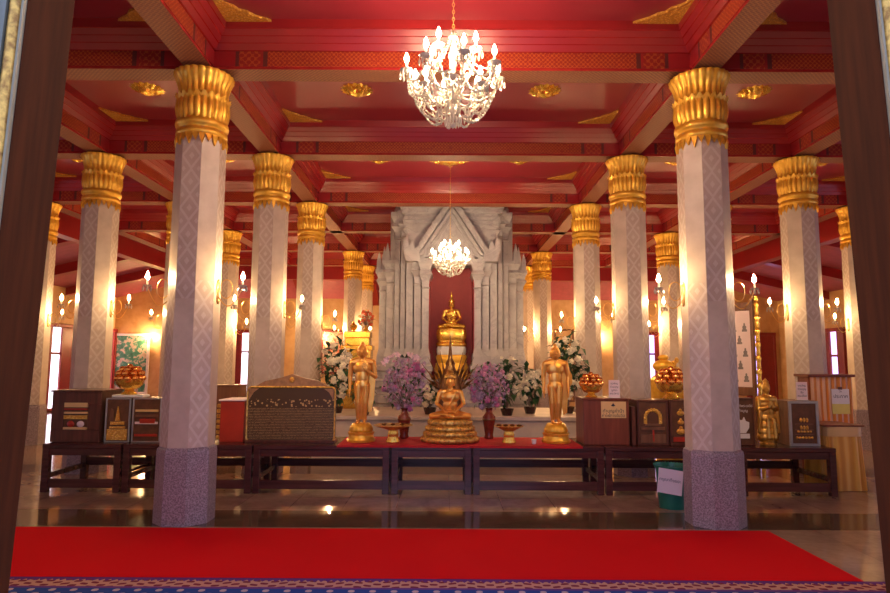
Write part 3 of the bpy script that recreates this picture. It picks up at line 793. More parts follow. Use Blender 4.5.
def seated_body(m, S):
    def p(x, y, z): return (x * S, y * S, z * S)
    m.ball(p(0, .02, .15), (.21 * S, .17 * S, .13 * S)); m.ball(p(0, .01, .34), (.18 * S, .125 * S, .19 * S)); m.ball(p(0, 0, .54), (.235 * S, .14 * S, .17 * S), 18, 12)
    m.limb(p(-.2, 0, .655), .075 * S, p(.2, 0, .655), .075 * S)
    m.limb(p(0, .01, .68), .075 * S, p(0, -.01, .80), .06 * S)
    head(m, p(0, -.02, .885), .14 * S)
    for q in (-1, 1):
        m.limb(p(q * .245, 0, .64), .072 * S, p(q * .325, -.02, .38), .052 * S)
        m.limb(p(q * .325, -.02, .38), .05 * S, p(q * .12, -.27, .215), .034 * S)
        m.ball(p(q * .07, -.30, .205), (.075 * S, .05 * S, .026 * S))
        for i in range(4): m.limb(p(q * .05, -.27 - .022 * i, .222), .011 * S, p(-q * .045, -.29 - .022 * i, .215), .009 * S)
        m.limb(p(q * .08, -.33, .215), .012 * S, p(q * .01, -.315, .245), .010 * S)
        m.limb(p(q * .14, 0, .12), .115 * S, p(q * .44, -.13, .085), .078 * S)
        m.limb(p(q * .44, -.13, .085), .075 * S, p(-q * .08, -.34, .085 + .03 * (q > 0)), .050 * S)
        m.limb(p(-q * .08, -.34, .08 + .05 * (q > 0)), .045 * S, p(-q * .26, -.30, .085 + .055 * (q > 0)), .034 * S)
    # robe edge over the left shoulder
    m.limb(p(.14, -.10, .66), .022 * S, p(-.02, -.135, .34), .018 * S)
# 1. the figure under the serpent hood, front centre
Yt = 8.66
cx_ = ax(450, 440, Yt); TT = .61; CL = TT + .008
t = thing('seated_statue', 'gilded meditating statue on coiled base under a spiked serpent hood, centre of the table', 'statue', (cx_, Yt, CL))
S = .56; zb = .30
m = MB(); seated_body(m, S); m.fuse('body', 'statue_gold', t, .0052, 3, loc=(0, -.02, zb))
m = MB(); m.lathe([(.085, .0), (.08, .03), (.05, .05), (.055, .07), (.03, .10), (.035, .115), (.016, .17), (.012, .24), (.003, .30)], 20, (0, -.01, zb + .56)); m.build('crown', 'old_gold', t)
for k, (r, z0, z1) in enumerate(((.40, .0, .085), (.365, .075, .155), (.335, .145, .225), (.305, .215, .31))):
    h = z1 - z0
    def mod(th, rr, z, kk): return rr * (1 + .014 * math.cos(th * 26) * (1 if 0 < kk < 6 else 0)), z
    m = MB(); m.lathe([(r * .90, z0), (r * .97, z0 + h * .12), (r, z0 + h * .35), (r * .995, z0 + h * .6), (r * .96, z0 + h * .82), (r * .88, z1), (r * .3, z1)], 104, mod=mod); o = m.build('coil', 'old_gold', t, smooth=70); o.scale = (1, .80, 1)
for px, py, big in ((433, 350, 1), (422, 364, 1), (421, 374, .9), (427, 382, .8), (470, 349, 1), (478, 364, 1), (479, 375, .9), (473, 383, .8), (440, 351, .8), (463, 352, .8), (428, 357, .8), (474, 357, .8)):
    q = at(px, py, Yt + .18); tip = Vector((q.x - cx_, .17, q.z - CL)); root = Vector((tip.x * .22, .17, zb + .36))
    hd = root.lerp(tip, .50) + Vector((0, -.03, 0))
    m = MB(); m.tube([root, root.lerp(tip, .25), root.lerp(tip, .42), hd, root.lerp(tip, .60), root.lerp(tip, .70), tip], [.034, .026, .017 * big, .026 * big, .013, .007, .003], 10); m.build('serpent_neck', 'bronze', t)
q = at(451, 336, Yt + .18); zt_ = q.z - CL
m = MB(); m.lathe([(.15, zb + .12), (.17, zb + .34), (.13, zb + .55), (.075, zb + .68), (.06, zb + .72), (.07, zb + .75), (.03, zb + .82), (.03, zb + .85), (.004, zt_)], 20, (0, .20, 0)); o = m.build('serpent_spire', 'bronze', t); o.scale = (1, .8, 1)

# 2. the figure in the niche
Yn = 13.72
nx = ax(451.5, 330, Yn)
zs = az(451, 329, Yn)
t = thing('stepped_pedestal', 'gold and white stepped pedestal inside the red shrine niche', 'pedestal', (nx, Yn, 1.305))
for nm, ma, r, z0, z1 in (('lower_tier', 'gilt', .36, 1.305, 1.66), ('lower_tier', 'gilt', .335, 1.66, 1.84), ('white_tier', 'white_paint', .32, 1.84, 2.02), ('upper_tier', 'bright_gold', .335, 2.02, 2.10), ('upper_tier', 'bright_gold', .30, 2.10, 2.16), ('upper_tier', 'bright_gold', .33, 2.16, zs)):
    z0 -= 1.305; z1 -= 1.305; m = MB(); h = z1 - z0
    R = [[(rr * math.cos(a) * 1.0, rr * math.sin(a) * .62, z) for a in (2 * PI * i / 48 for i in range(48))] for rr, z in ((r * .94, z0), (r, z0 + h * .25), (r, z0 + h * .75), (r * .94, z1))]
    m.rings(R); m.build(nm, ma, t)
S = .60
t = thing('seated_statue', 'bright gold seated statue with flame finial on the niche pedestal', 'statue', (nx, Yn, zs))
m = MB(); seated_body(m, S); m.fuse('body', 'bright_gold', t, .009, 3, loc=(0, .04, .004))
m = MB(); m.lathe([(.075, .0), (.07, .03), (.045, .05), (.04, .07), (.022, .09), (.03, .12), (.018, .17), (.003, .24)], 16, (0, .03, S * .985)); m.build('flame_finial', 'bright_gold', t)

# 3/4. the standing pair
def standing_body(m, Hh, raised):
    def p(x, y, z): return (x * Hh, y * Hh, z * Hh)
    head(m, p(0, -.015, .890), .092 * Hh)
    m.ball(p(0, .005, .965), (.034 * Hh, .036 * Hh, .03 * Hh))
    for q in (-1, 1): m.limb(p(0, .005, .80), .034 * Hh, p(q * .13, 0, .752), .042 * Hh)
    m.limb(p(0, 0, .77), .045 * Hh, p(0, -.005, .85), .036 * Hh)
    m.limb(p(-.12, 0, .748), .042 * Hh, p(.12, 0, .748), .042 * Hh)
    m.ball(p(0, 0, .69), (.122 * Hh, .058 * Hh, .115 * Hh), 18, 12); m.ball(p(0, .0, .58), (.092 * Hh, .056 * Hh, .14 * Hh), 18, 12); m.ball(p(0, .005, .48), (.094 * Hh, .062 * Hh, .11 * Hh), 18, 12)
    m.ball(p(0, .012, .28), (.068 * Hh, .034 * Hh, .24 * Hh))
    for q in (-1, 1):
        m.limb(p(q * .05, .003, .46), .062 * Hh, p(q * .045, -.006, .26), .045 * Hh); m.limb(p(q * .045, -.006, .26), .045 * Hh, p(q * .042, .006, .045), .027 * Hh)
        m.limb(p(q * .042, .01, .022), .026 * Hh, p(q * .052, -.085, .016), .02 * Hh)
    m.limb(p(-.142, 0, .742), .040 * Hh, p(-.160, .012, .58), .031 * Hh); m.limb(p(-.160, .012, .58), .031 * Hh, p(-.158, -.012, .44), .02 * Hh)
    m.ball(p(-.158, -.018, .405), (.018 * Hh, .026 * Hh, .036 * Hh)); fingers(m, p(-.158, -.022, .375), (0, -.1, -1), (0, 1, 0), .05 * Hh, .0085 * Hh)
    if raised:
        m.limb(p(.142, 0, .742), .040 * Hh, p(.172, .012, .575), .032 * Hh); m.limb(p(.172, .012, .575), .032 * Hh, p(.075, -.10, .645), .021 * Hh)
        m.ball(p(.062, -.115, .675), (.027 * Hh, .014 * Hh, .036 * Hh)); fingers(m, p(.058, -.118, .705), (-.15, -.1, 1), (1, 0, 0), .05 * Hh, .0085 * Hh)
    else:
        m.limb(p(.142, 0, .742), .040 * Hh, p(.180, .012, .59), .031 * Hh); m.limb(p(.180, .012, .59), .031 * Hh, p(.170, -.02, .44), .02 * Hh)
        m.ball(p(.170, -.024, .405), (.018 * Hh, .026 * Hh, .036 * Hh)); fingers(m, p(.170, -.028, .375), (0, -.1, -1), (0, 1, 0), .05 * Hh, .0085 * Hh)
def standing(px, ytop, ybase, lab, raised):
    x = ax(px, 440, Yt); zf = az(px, 423, Yt); zh = az(px, ytop, Yt)
    t = thing('standing_statue', lab, 'statue', (x, Yt, CL)); hb = zf - CL; Hh = zh - zf
    m = MB(); standing_body(m, Hh, raised); m.fuse('body', 'statue_gold', t, .0052, 3, loc=(0, 0, hb - .004))
    t.scale = (.94, 1, 1)
    m = MB()
    if raised: m.prism([(.10 * Hh, .60 * Hh), (.175 * Hh, .58 * Hh), (.16 * Hh, .30 * Hh), (.125 * Hh, .14 * Hh), (.085 * Hh, .13 * Hh), (.08 * Hh, .35 * Hh)], .02, .045)
    else: m.prism([(.10 * Hh, .66 * Hh), (.19 * Hh, .69 * Hh), (.235 * Hh, .60 * Hh), (.235 * Hh, .50 * Hh), (.19 * Hh, .44 * Hh), (.165 * Hh, .25 * Hh), (.16 * Hh, .13 * Hh), (.11 * Hh, .10 * Hh), (.07 * Hh, .30 * Hh)], .02, .045)
    m.build('robe_flap', 'statue_gold', t, loc=(0, 0, hb))
    m = MB(); m.lathe([(.030, 0), (.028, .010), (.016, .020), (.003, .026)], 14, (0, .005, hb + Hh * .982)); m.build('crown_knob', 'statue_gold', t)
    def mod(th, r, z, k): return r * (1 + .05 * abs(math.sin(8 * th)) * (1 if k in (1, 2, 3) else 0)), z
    m = MB(); m.lathe([(.13, .12), (.155, .13), (.165, .16), (.15, .20), (.12, hb)], 64, mod=mod); m.build('lotus_seat', 'gilt', t, smooth=60)
    m = MB(); m.lathe([(.20, 0), (.205, .025), (.185, .045), (.178, .09), (.19, .105), (.19, .125), (.12, .13)], 40); m.build('round_base', 'gilt', t)
standing(361, 342, 445, 'gilded standing statue left of centre with one hand raised to its chest', True)
standing(556, 344, 445, 'gilded standing statue right of centre with both arms hanging down', False)

# 5. robed figure on the right table
Yr = 8.60
x = ax(768, 440, Yr); zh = az(768, 381, Yr) - TT
t = thing('robed_statue', 'weathered gold robed statue with joined hands, between the two right display cases', 'statue', (x, Yr, TT))
m = MB(); Hh = zh
for z, rx, ry in ((.12, .20, .15), (.2, .19, .14), (.3, .175, .13), (.42, .165, .12), (.52, .16, .115), (.62, .155, .11)): m.ball((0, 0, z * Hh), (rx * Hh * 1.05, ry * Hh, .11 * Hh), 16, 10)
m.ball((0, 0, .70 * Hh), (.17 * Hh, .11 * Hh, .09 * Hh)); m.limb((0, 0, .72 * Hh), .06 * Hh, (0, 0, .83 * Hh), .05 * Hh); head(m, (0, -.01, .895 * Hh), .10 * Hh)
for q in (-1, 1):
    m.limb((q * .16 * Hh, 0, .71 * Hh), .055 * Hh, (q * .18 * Hh, -.03, .55 * Hh), .05 * Hh); m.limb((q * .18 * Hh, -.03, .55 * Hh), .048 * Hh, (q * .04 * Hh, -.15 * Hh, .60 * Hh), .035 * Hh)
    m.limb((q * .17 * Hh, -.06 * Hh, .50 * Hh), .045 * Hh, (q * .19 * Hh, -.05 * Hh, .20 * Hh), .03 * Hh)
    m.limb((q * .06 * Hh, -.13 * Hh, .40 * Hh), .03 * Hh, (q * .07 * Hh, -.15 * Hh, .12 * Hh), .03 * Hh)
fingers(m, (0, -.17 * Hh, .62 * Hh), (0, -.1, 1), (1, 0, 0), .06 * Hh, .012 * Hh)
m.fuse('body', 'antique_gold', t, .006, 3); t.scale = (.80, .9, 1)
m = MB(); m.lathe([(.125, 0), (.13, .02), (.115, .035), (.12, .06), (.10, .09)], 28); m.build('round_base', 'old_gold', t)
m = MB(); m.lathe([(.05, 0), (.045, .02), (.02, .04), (.005, .06)], 14, (0, 0, .975 * Hh)); m.build('top_knot', 'old_gold', t)

# ------------------------------------------------------------------ tables
Y0t, Y1t = 8.25, 9.22
def table(px0, px1, lab):
    x0, x1 = ax(px0, 470, Y0t) + .006, ax(px1, 470, Y0t) - .006
    t = thing('low_table', lab, 'table', ((x0 + x1) / 2, (Y0t + Y1t) / 2, 0), group='long row of low tables'); w, d = (x1 - x0) / 2, (Y1t - Y0t) / 2
    m = MB(); m.box(-w, w, -d, d, TT - .055, TT, .008); m.build('tabletop', 'rosewood', t, smooth=0)
    for yy, nm in ((-d + .02, 'apron'), (d - .05, 'apron')): m = MB(); m.box(-w + .03, w - .03, yy, yy + .03, TT - .145, TT - .05); m.build(nm, 'rosewood', t, smooth=0)
    for s in (-1, 1):
        m = MB(); xx = s * (w - .045); m.box(xx - .015, xx + .015, -d + .03, d - .03, TT - .145, TT - .05); m.build('apron', 'rosewood', t, smooth=0)
        m = MB(); m.box(xx - .02, xx + .02, -d + .03, d - .03, .17, .235); m.build('stretcher', 'rosewood', t, smooth=0)
        for e in (-1, 1):
            m = MB(); yy = e * (d - .045); m.box(xx - .042, xx + .042, yy - .042, yy + .042, 0, TT - .05, .005); m.build('leg', 'rosewood', t, smooth=0)
    for e, z in ((-1, .055), (1, .20)):
        m = MB(); yy = e * (d - .045); m.box(-w + .03, w - .03, yy - .02, yy + .02, z, z + .11); m.build('stretcher', 'rosewood', t, smooth=0)
    return t
table(40, 120, 'low dark table under the leftmost display cabinet')
table(121, 251.5, 'low dark table behind the nearest left column, second from the left')
table(252, 389.5, 'low dark table under the inscription board and left standing statue')
table(390.5, 472, 'low dark table under the central hooded statue, narrowest by the middle')
table(472.5, 605, 'low dark table under the right standing statue')
table(605.5, 740, 'low dark table behind the green bin and nearest right column')
table(740.5, 838, 'low dark table at the right end, under the robed statue')
m = MB(); xa, xb = ax(337, 440, Y0t), ax(582.5, 440, Y0t); m.box(xa, xb, Y0t - .004, Y1t - .03, TT + .001, TT + .006); m.box(xa, xb, Y0t - .008, Y0t - .002, TT - .02, TT + .006)
tag(m.build('table_runner', 'red_cloth', smooth=0), 'long red cloth spread over the middle tables under the statues', 'tablecloth')

# ------------------------------------------------------------------ things on the tables
def text(body, size, parent, loc, mat='ink', rotx=PI / 2, name='lettering', rotz=0.0):
    cu = bpy.data.curves.new(name, 'FONT'); cu.body = body; cu.size = size; cu.align_x = 'CENTER'; cu.align_y = 'CENTER'; cu.extrude = .0006
    o = bpy.data.objects.new(name, cu); COL.objects.link(o)
    dg = bpy.context.evaluated_depsgraph_get(); dg.update()
    me = bpy.data.meshes.new_from_object(o.evaluated_get(dg)); bpy.data.objects.remove(o)
    me.materials.clear(); me.materials.append(M[mat])
    o = bpy.data.objects.new(name, me); COL.objects.link(o); o.parent = parent; o.location = loc; o.rotation_euler = (rotx, 0, rotz); return o
def spire_relief(m, w, h, z0, y, kind=0):
    """a small stepped tower in relief, w wide and h high"""
    n = 6
    for i in range(n):
        f = i / n; ww = w * (1 - f) ** (1.25 if kind == 0 else .8); m.box(-ww / 2, ww / 2, y - .012, y, z0 + h * .75 * f, z0 + h * .75 * (f + .8 / n))
    m.prism([(-w * .07, z0 + h * .70), (w * .07, z0 + h * .70), (0, z0 + h)], y - .012, y)
def case(px0, px1, py0, py1, Y, depth, lab, frame, fw_, name='display_case', body='case_wood', base=None, kind=0, rot=0.0):
    base = TT if base is None else base
    a, c = at(px0, py1, Y), at(px1, py1, Y); h = az((px0 + px1) / 2, py0, Y) - base; w = (c.x - a.x) / 2
    t = thing(name, lab, 'display case', ((a.x + c.x) / 2, Y, base), rot)
    m = MB(); m.box(-w, w, .02, depth, 0, h, .006); m.build('box', body, t, smooth=0)
    m = MB(); f = fw_
    m.box(-w, w, -.012, .02, h - f, h, .004); m.box(-w, w, -.012, .02, 0, f, .004); m.box(-w, -w + f, -.012, .02, f, h - f, .004); m.box(w - f, w, -.012, .02, f, h - f, .004)
    m.build('front_frame', frame, t, smooth=0)
    m = MB(); m.box(-w + f, w - f, .005, .02, f, h - f); m.build('backing', 'case_back', t, smooth=0)
    return t, w, h, f
Yd = 8.45
# left group
t, w, h, f = case(50, 99, 392, 441, Yd, .55, 'dark red wooden cabinet with a window of gold shelves, left end of the tables', 'case_wood', .16, name='display_cabinet')
m = MB(); m.box(-w - .02, w + .02, -.03, .57, h, h + .025, .005); m.build('lid', 'case_wood', t, smooth=0)
for z, hh, ma in ((.165, .03, 'plaque_yellow'), (.30, .05, 'ornament_gold'), (.37, .025, 'plaque_yellow'), (.42, .02, 'box_red'), (.455, .06, 'plaque_yellow')):
    if z + hh < h - .10: m = MB(); m.box(-w + .17, w - .17, -.02, .005, z, z + hh); m.build('shelf', ma, t, smooth=0)
for q in (-1, 1): m = MB(); m.ball((q * .065, -.002, .235), (.05, .02, .042)); m.build('cushion', 'paper_pink' if q > 0 else 'box_red', t)
t, w, h, f = case(104, 129, 398, 441, Yd, .40, 'silver-framed case showing a gold tower on tiers, under the white tray', 'silver_frame', .018)
m = MB(); m.box(-w * .8, w * .8, -.012, .005, .03, .17); m.box(-w * .62, w * .62, -.014, .005, .18, .21); m.box(-w * .55, w * .55, -.014, .005, .23, .27); m.prism([(-.03, .28), (.03, .28), (.012, .40), (0, .47), (-.012, .40)], -.014, .005); m.build('tower_model', 'ornament_gold', t, smooth=0)
m = MB(); m.prism([(-w * .7, .28), (-w * .3, .28), (-w * .35, .42), (-w * .55, .44)], -.008, .005); m.build('side_panel', 'plain_wood', t, smooth=0)
t, w, h, f = case(131, 160, 398, 441, Yd, .40, 'silver-framed case of red shelves close behind the nearest left column', 'silver_frame', .018)
for z, ma in ((.40, 'plaque_yellow'), (.24, 'paper_pink'), (.08, 'box_red'), (.33, 'plain_wood')): m = MB(); m.box(-w * .78, w * .78, -.012, .005, z, z + .03); m.build('shelf', ma, t, smooth=0)
m = MB(); m.box(-w * .45, w * .6, -.014, .005, .25, .31); m.build('red_block', 'box_red', t, smooth=0)

def ball_bowl(x, Y, z, R, lab, tray=None):
    t = thing('gilt_bowl', lab, 'bowl', (x, Y, z)); s = R / .17
    def mod(th, r, zz, k): return r * (1 + .05 * math.cos(12 * th) * (1 if k < 4 else 0)), zz
    m = MB(); m.lathe([(.085 * s, 0), (.09 * s, .015 * s), (.06 * s, .04 * s), (.05 * s, .06 * s), (.11 * s, .08 * s), (.155 * s, .13 * s), (.165 * s, .19 * s), (.05 * s, .195 * s)], 48, mod=mod); m.build('bowl', 'bright_gold', t, smooth=60)
    k = 0; cz = .21 * s
    b0 = None
    for lat, n, rr in ((-.05, 11, .135), (.42, 9, .125), (.9, 6, .095), (1.5, 1, .0)):
        for i in range(n):
            a = 2 * PI * i / n + lat * 3; r_ = .145 * s * math.cos(lat); c = (r_ * math.cos(a), r_ * math.sin(a), cz + .13 * s * math.sin(lat))
            if b0 is None: m = MB(); m.ball((0, 0, 0), .040 * s, 12, 8); b0 = m.build('glass_ball', 'amber_glass', t, loc=c)
            else:
                b_ = b0.copy(); COL.objects.link(b_); b_.parent = t; b_.location = c
    return t
zc = az(130, 399, 8.62)
zcase = max(o.location.z for o in [t]) + h
m = MB(); xx = ax(131, 396, 8.6); m.box(-.21, .21, -.10, .10, 0, .035, .006); o = m.build('offering_tray', 'white_paint', smooth=0, loc=(xx, 8.60, TT + h + .001)); tag(o, 'flat white tray on top of the two silver-framed cases at left', 'tray')
ball_bowl(ax(130, 380, 8.6), 8.60, TT + h + .037, .185, 'gilt bowl heaped with copper glass balls on the white tray at left')
# red cabinet right of the near left column
a, c = at(219, 443, 8.55), at(242.8, 443, 8.55)
t = thing('red_cabinet', 'plain red cabinet between the nearest left column and the inscription board', 'cabinet', ((a.x + c.x) / 2, 8.55, TT)); w = (c.x - a.x) / 2; h = az(232, 401, 8.55) - TT
m = MB(); m.box(-w, w, 0, .5, 0, h, .006); m.build('body', 'box_red', t, smooth=0)
m = MB(); m.box(-w - .02, w + .02, -.02, .52, h, h + .02, .004); m.build('top_board', 'paper_pink', t, smooth=0)
m = MB()
for i in range(7): m.box(-w - .06, -w, .02, .05, .03 + i * .07, .08 + i * .07, .01)
m.build('carved_edge', 'old_gold', t, smooth=0)
# wooden counter behind
a, c = at(206, 400, 12.0), at(238, 400, 12.0); h = az(225, 385, 12.0)
t = thing('wooden_counter', 'plain brown wooden counter standing behind the red cabinet', 'counter', ((a.x + c.x) / 2, 12.0, 0)); w = (c.x - a.x) / 2
m = MB(); m.box(-w, w, 0, .5, 0, h - .03, .005); m.build('body', 'plain_wood', t, smooth=0)
m = MB(); m.box(-w - .02, w + .02, -.02, .52, h - .03, h, .005); m.build('top_board', 'plain_wood', t, smooth=0)
# inscription board
Yi = 8.55
a, c = at(246, 443, Yi), at(334, 443, Yi); w = (c.x - a.x) / 2; h = az(290, 387, Yi) - TT; hp = az(290, 374, Yi) - TT
t = thing('inscription_board', 'wide dark lacquered board with gold writing and a curved gilt crest', 'board', ((a.x + c.x) / 2, Yi, TT))
m = MB(); rc = .05; poly = []
for qx, qz, a0 in ((w - rc, rc + .014, -PI / 2), (w - rc, h - rc, 0), (-w + rc, h - rc, PI / 2), (-w + rc, rc + .014, PI)):
    for i in range(5): poly.append((qx + rc * math.cos(a0 + i * PI / 8), qz + rc * math.sin(a0 + i * PI / 8)))
m.prism(poly, 0, .10); m.build('panel', 'inscription', t, smooth=0)
m = MB(); m.tube([(x_, -.004, z_) for x_, z_ in poly + poly[:1]], .011, 8); m.build('rim', 'old_gold', t)
cr = [(-w * .86, h), (-w * .62, h + (hp - h) * .45), (-w * .3, h + (hp - h) * .68), (-w * .08, h + (hp - h) * .9), (0, hp), (w * .08, h + (hp - h) * .9), (w * .3, h + (hp - h) * .68), (w * .62, h + (hp - h) * .45), (w * .86, h)]
m = MB(); m.prism(cr, .01, .07); m.build('crest', 'crest_brown', t, smooth=0)
m = MB(); m.ball((0, 0, h + (hp - h) * .55), (.035, .02, .04)); m.build('crest_boss', 'ornament_gold', t)
for q in (-1, 1):
    m = MB(); m.prism([(q * (w - .02), h - .02), (q * (w - .15), h - .02), (q * (w - .08), h - .07), (q * (w - .05), h - .12), (q * (w - .02), h - .17)], -.012, 0); m.build('corner_gilding', 'crest_brown', t, smooth=0)
m = MB(); m.box(-w - .01, w + .01, -.03, .16, 0, .03, .004); m.build('foot', 'case_wood', t, smooth=0)
# pedestal dishes
def dish(px, pr, py0, mat, foot, lab, dark):
    Y = 8.55; x = ax(px, 440, Y); zt_ = az(px, py0, Y) - CL; R = pr / 639 * (Y * .995)
    t = thing('pedestal_dish', lab, 'dish', (x, Y, CL), group='footed offering dishes')
    def mod(th, r, z, k): return r * (1 + .06 * math.cos(14 * th)), z
    m = MB(); m.lathe([(.085, 0), (.088, .02), (.07, .05), (.066, .09), (.072, .105), (.055, zt_ - .06)], 56, mod=mod); m.build('foot', foot, t, smooth=60)
    m = MB(); m.lathe([(.04, zt_ - .075), (.075, zt_ - .06), (R * .75, zt_ - .02), (R, zt_), (R * .98, zt_ + .004), (R * .70, zt_ - .012), (.02, zt_ - .03)], 40); m.build('dish', mat, t)
    for i in range(dark):
        m = MB(); q = (i - dark / 2 + .5) * R * .45; m.ball((q, -.01 * i, zt_ + .012), (.035, .04, .018)); m.build('offering', 'bronze', t)
dish(393, 20, 425, 'old_gold', 'bright_gold', 'footed copper dish with pale gold foot beside the left standing statue', 3)
dish(509, 15, 426, 'old_gold', 'bright_gold', 'footed copper dish with yellow gold foot right of the central statue', 4)
x = ax(534, 440, 8.45); m = MB(); m.lathe([(.022, 0), (.028, .01), (.034, .06), (.030, .06), (.024, .015), (.004, .012)], 18); tag(m.build('cup', 'white_china', loc=(x, 8.45, CL)), 'small white cup on the red cloth left of the right standing statue', 'cup')

# ------------------------------------------------------------------ flowers
def blossom(m, c, r, n=5):
    c = Vector(c); d = Vector((random.uniform(-1, 1), random.uniform(-1.4, .2), random.uniform(-.3, 1))).normalized()
    a = d.orthogonal().normalized(); w = d.cross(a)
    for i in range(n):
        t = 2 * PI * i / n; e = a * math.cos(t) + w * math.sin(t); g = a * -math.sin(t) + w * math.cos(t)
        v = [m.bm.verts.new(c + q) for q in (Vector(), e * r * .6 + g * r * .42 + d * r * .25, e * r + d * r * .12, e * r * .6 - g * r * .42 + d * r * .25)]
        m.bm.faces.new(v).material_index = m.mi
def puff(m, c, r, k=34):
    m.ico(c, r * .66, 2)
    for i in range(k):
        u, v = random.random() * 2 * PI, random.uniform(-1, 1); q = math.sqrt(1 - v * v); p = Vector(c) + Vector((q * math.cos(u), q * math.sin(u), v)) * r * .72
        m.ico(p, r * random.uniform(.16, .26), 1)
def inside(rx, ry, rz):
    while True:
        p = Vector((random.uniform(-1, 1), random.uniform(-1, 1), random.uniform(-1, 1)))
        if .25 < p.length < 1: return Vector((p.x * rx, p.y * ry, p.z * rz))
def bouquet(loc, lab, rx, rz, zc, smalls, n_small, bigs, n_big, leaf='leaf_green', n_leaf=60, orchid=0, rbig=.05, base=(0, 0, 0), rsm=.022, lean=0.0, lsize=1.0):
    t = thing('bouquet', lab, 'flowers', loc); ry = rx * .8
    m = MB()
    for i in range(36):
        p = inside(rx, ry, rz) + Vector((0, lean, zc)); b0 = Vector(base); q = b0.lerp(p, .5) + Vector((0, 0, .04)); m.tube([b0, q, p], .003, 4)
    m.build('stems', 'twig', t)['kind'] = 'stuff'
    m = MB()
    for i in range(n_leaf):
        p = inside(rx, ry, rz) + Vector((0, lean, zc)); m.leaf(p, (random.uniform(-1, 1), random.uniform(-1, .6), random.uniform(-.6, .8)), random.uniform(.06, .12) * lsize, .045 * lsize)
    m.build('leaves', leaf, t)['kind'] = 'stuff'
    for ma in smalls:
        m = MB()
        for i in range(n_small // len(smalls)): blossom(m, inside(rx, ry, rz) + Vector((0, lean, zc)), random.uniform(.7, 1.3) * rsm)
        m.build('small_blossoms', ma, t, smooth=0)['kind'] = 'stuff'
    for i in range(n_big):
        while True:
            ux, uz = random.uniform(-.92, .92), random.uniform(-.92, .92)
            if ux * ux + uz * uz < .86: break
        p = Vector((ux * rx, -ry * math.sqrt(max(.04, 1 - ux * ux - uz * uz)) * (1.0 if lsize > 1.5 else .85), uz * rz))
        m = MB(); puff(m, (0, 0, 0), rbig * random.uniform(.8, 1.2)); m.build('large_blossom', random.choice(bigs), t, smooth=0, loc=p + Vector((0, lean, zc)))
    for k in range(orchid):
        s = -1 if k % 2 == 0 else 1
        m = MB(); 
        for i in range(5): blossom(m, (s * (rx * .25 + .05 * i) - .02, -ry * .4, zc + rz * (1.02 - .02 * i * i)), .055, 5)
        m.build('orchid_spray', 'petal_orchid', t, smooth=0)
        m = MB()
        for i in range(4): m.leaf((0, -.02, zc + rz * .92), (s * random.uniform(.5, 1), -.4, random.uniform(0, .7)), .14, .07)
        m.build('top_leaves', 'leaf_dark', t)
    return t
def vase(px, pyt, lab):
    Y = 9.04; x = ax(px, 440, Y); h = az(px, pyt, Y) - CL
    t = thing('vase', lab, 'vase', (x, Y, CL), group='red-brown vases')
    m = MB(); m.lathe([(.062, 0), (.066, .02), (.058, .05), (.072, h * .35), (.092, h * .62), (.09, h * .72), (.055, h * .82), (.04, h * .88), (.042, h * .95), (.055, h), (.048, h), (.034, h * .93), (.034, h * .85), (.02, h * .8)], 28); m.build('body', 'vase_red', t)
    m = MB(); m.lathe([(.093, h * .60), (.097, h * .62), (.097, h * .64), (.093, h * .66)], 28); m.build('band', 'bronze', t)
    return x, Y, h
x, Y, h = vase(404, 408, 'glossy red-brown vase with pink flowers left of the central statue')
bouquet((x, Y, CL + h - .02), 'big bouquet of pink and lilac blossoms in the left vase', .33, .40, .36, ['petal_pink', 'petal_lilac', 'petal_lilac'], 640, ['petal_pink', 'petal_rose', 'petal_lilac'], 20, n_leaf=90, orchid=2, rbig=.045, lean=.14)
x, Y, h = vase(489, 408, 'glossy red-brown vase with pink flowers right of the central statue')
bouquet((x, Y, CL + h - .02), 'big bouquet of pink and lilac blossoms in the right vase', .31, .36, .33, ['petal_pink', 'petal_lilac', 'petal_lilac'], 600, ['petal_pink', 'petal_rose', 'petal_lilac'], 20, n_leaf=90, rbig=.045, lean=.14)
PLZ = .76
def planter(px, Y, lab, r=.12, h=.12):
    x = ax(px, 400, Y); t = thing('flower_pot', lab, 'pot', (x, Y, PLZ))
    m = MB(); m.lathe([(r * .7, 0), (r * .75, .02), (r, h), (r * .9, h), (r * .8, h * .8), (.01, h * .8)], 24); m.build('body', 'dark_panel', t)
    m = MB(); m.lathe([(r * .86, h * .78), (r * .8, h * .86), (.01, h * .88)], 20); m.build('soil', 'bronze', t)
    return x, Y, PLZ + h * .85
for px, Y, rx, ztop, lab, nb, nl in ((337, 11.5, .36, 342, 'tall shrub of cream flowers on the platform left of the left standing statue', 20, 110), (364, 11.12, .15, 386, 'low cluster of cream flowers behind the left standing statue', 11, 40),
                                     (530, 11.6, .24, 368, 'cluster of white flowers behind the right bowl, left of the right standing statue', 16, 40), (568, 11.7, .32, 335, 'tall leafy shrub of cream flowers behind the right standing statue', 20, 120),
                                     (507, 11.15, .17, 352, 'dark-leaved plant with few white orchids right of the pink bouquet', 4, 40), (430, 11.3, .20, 385, 'small white flower cluster half hidden by the central statue', 6, 24)):
    x, yy, z0 = planter(px, Y, 'dark pot under the ' + lab.split(' on the ')[0].split(' behind ')[0].split(' right of ')[0].split(' half ')[0] + (' at left' if px < 350 else ' by the statue' if px < 400 else ' at centre' if px < 500 else ' at right'))
    zt_ = az(px, ztop, Y) - z0
    bouquet((x, yy, z0), lab, rx, zt_ * .45, zt_ * .55, ['petal_white'], 24, ['petal_white'], nb, 'leaf_dark', int(nl * 2.2), rbig=.078, rsm=.04, lsize=2.1)
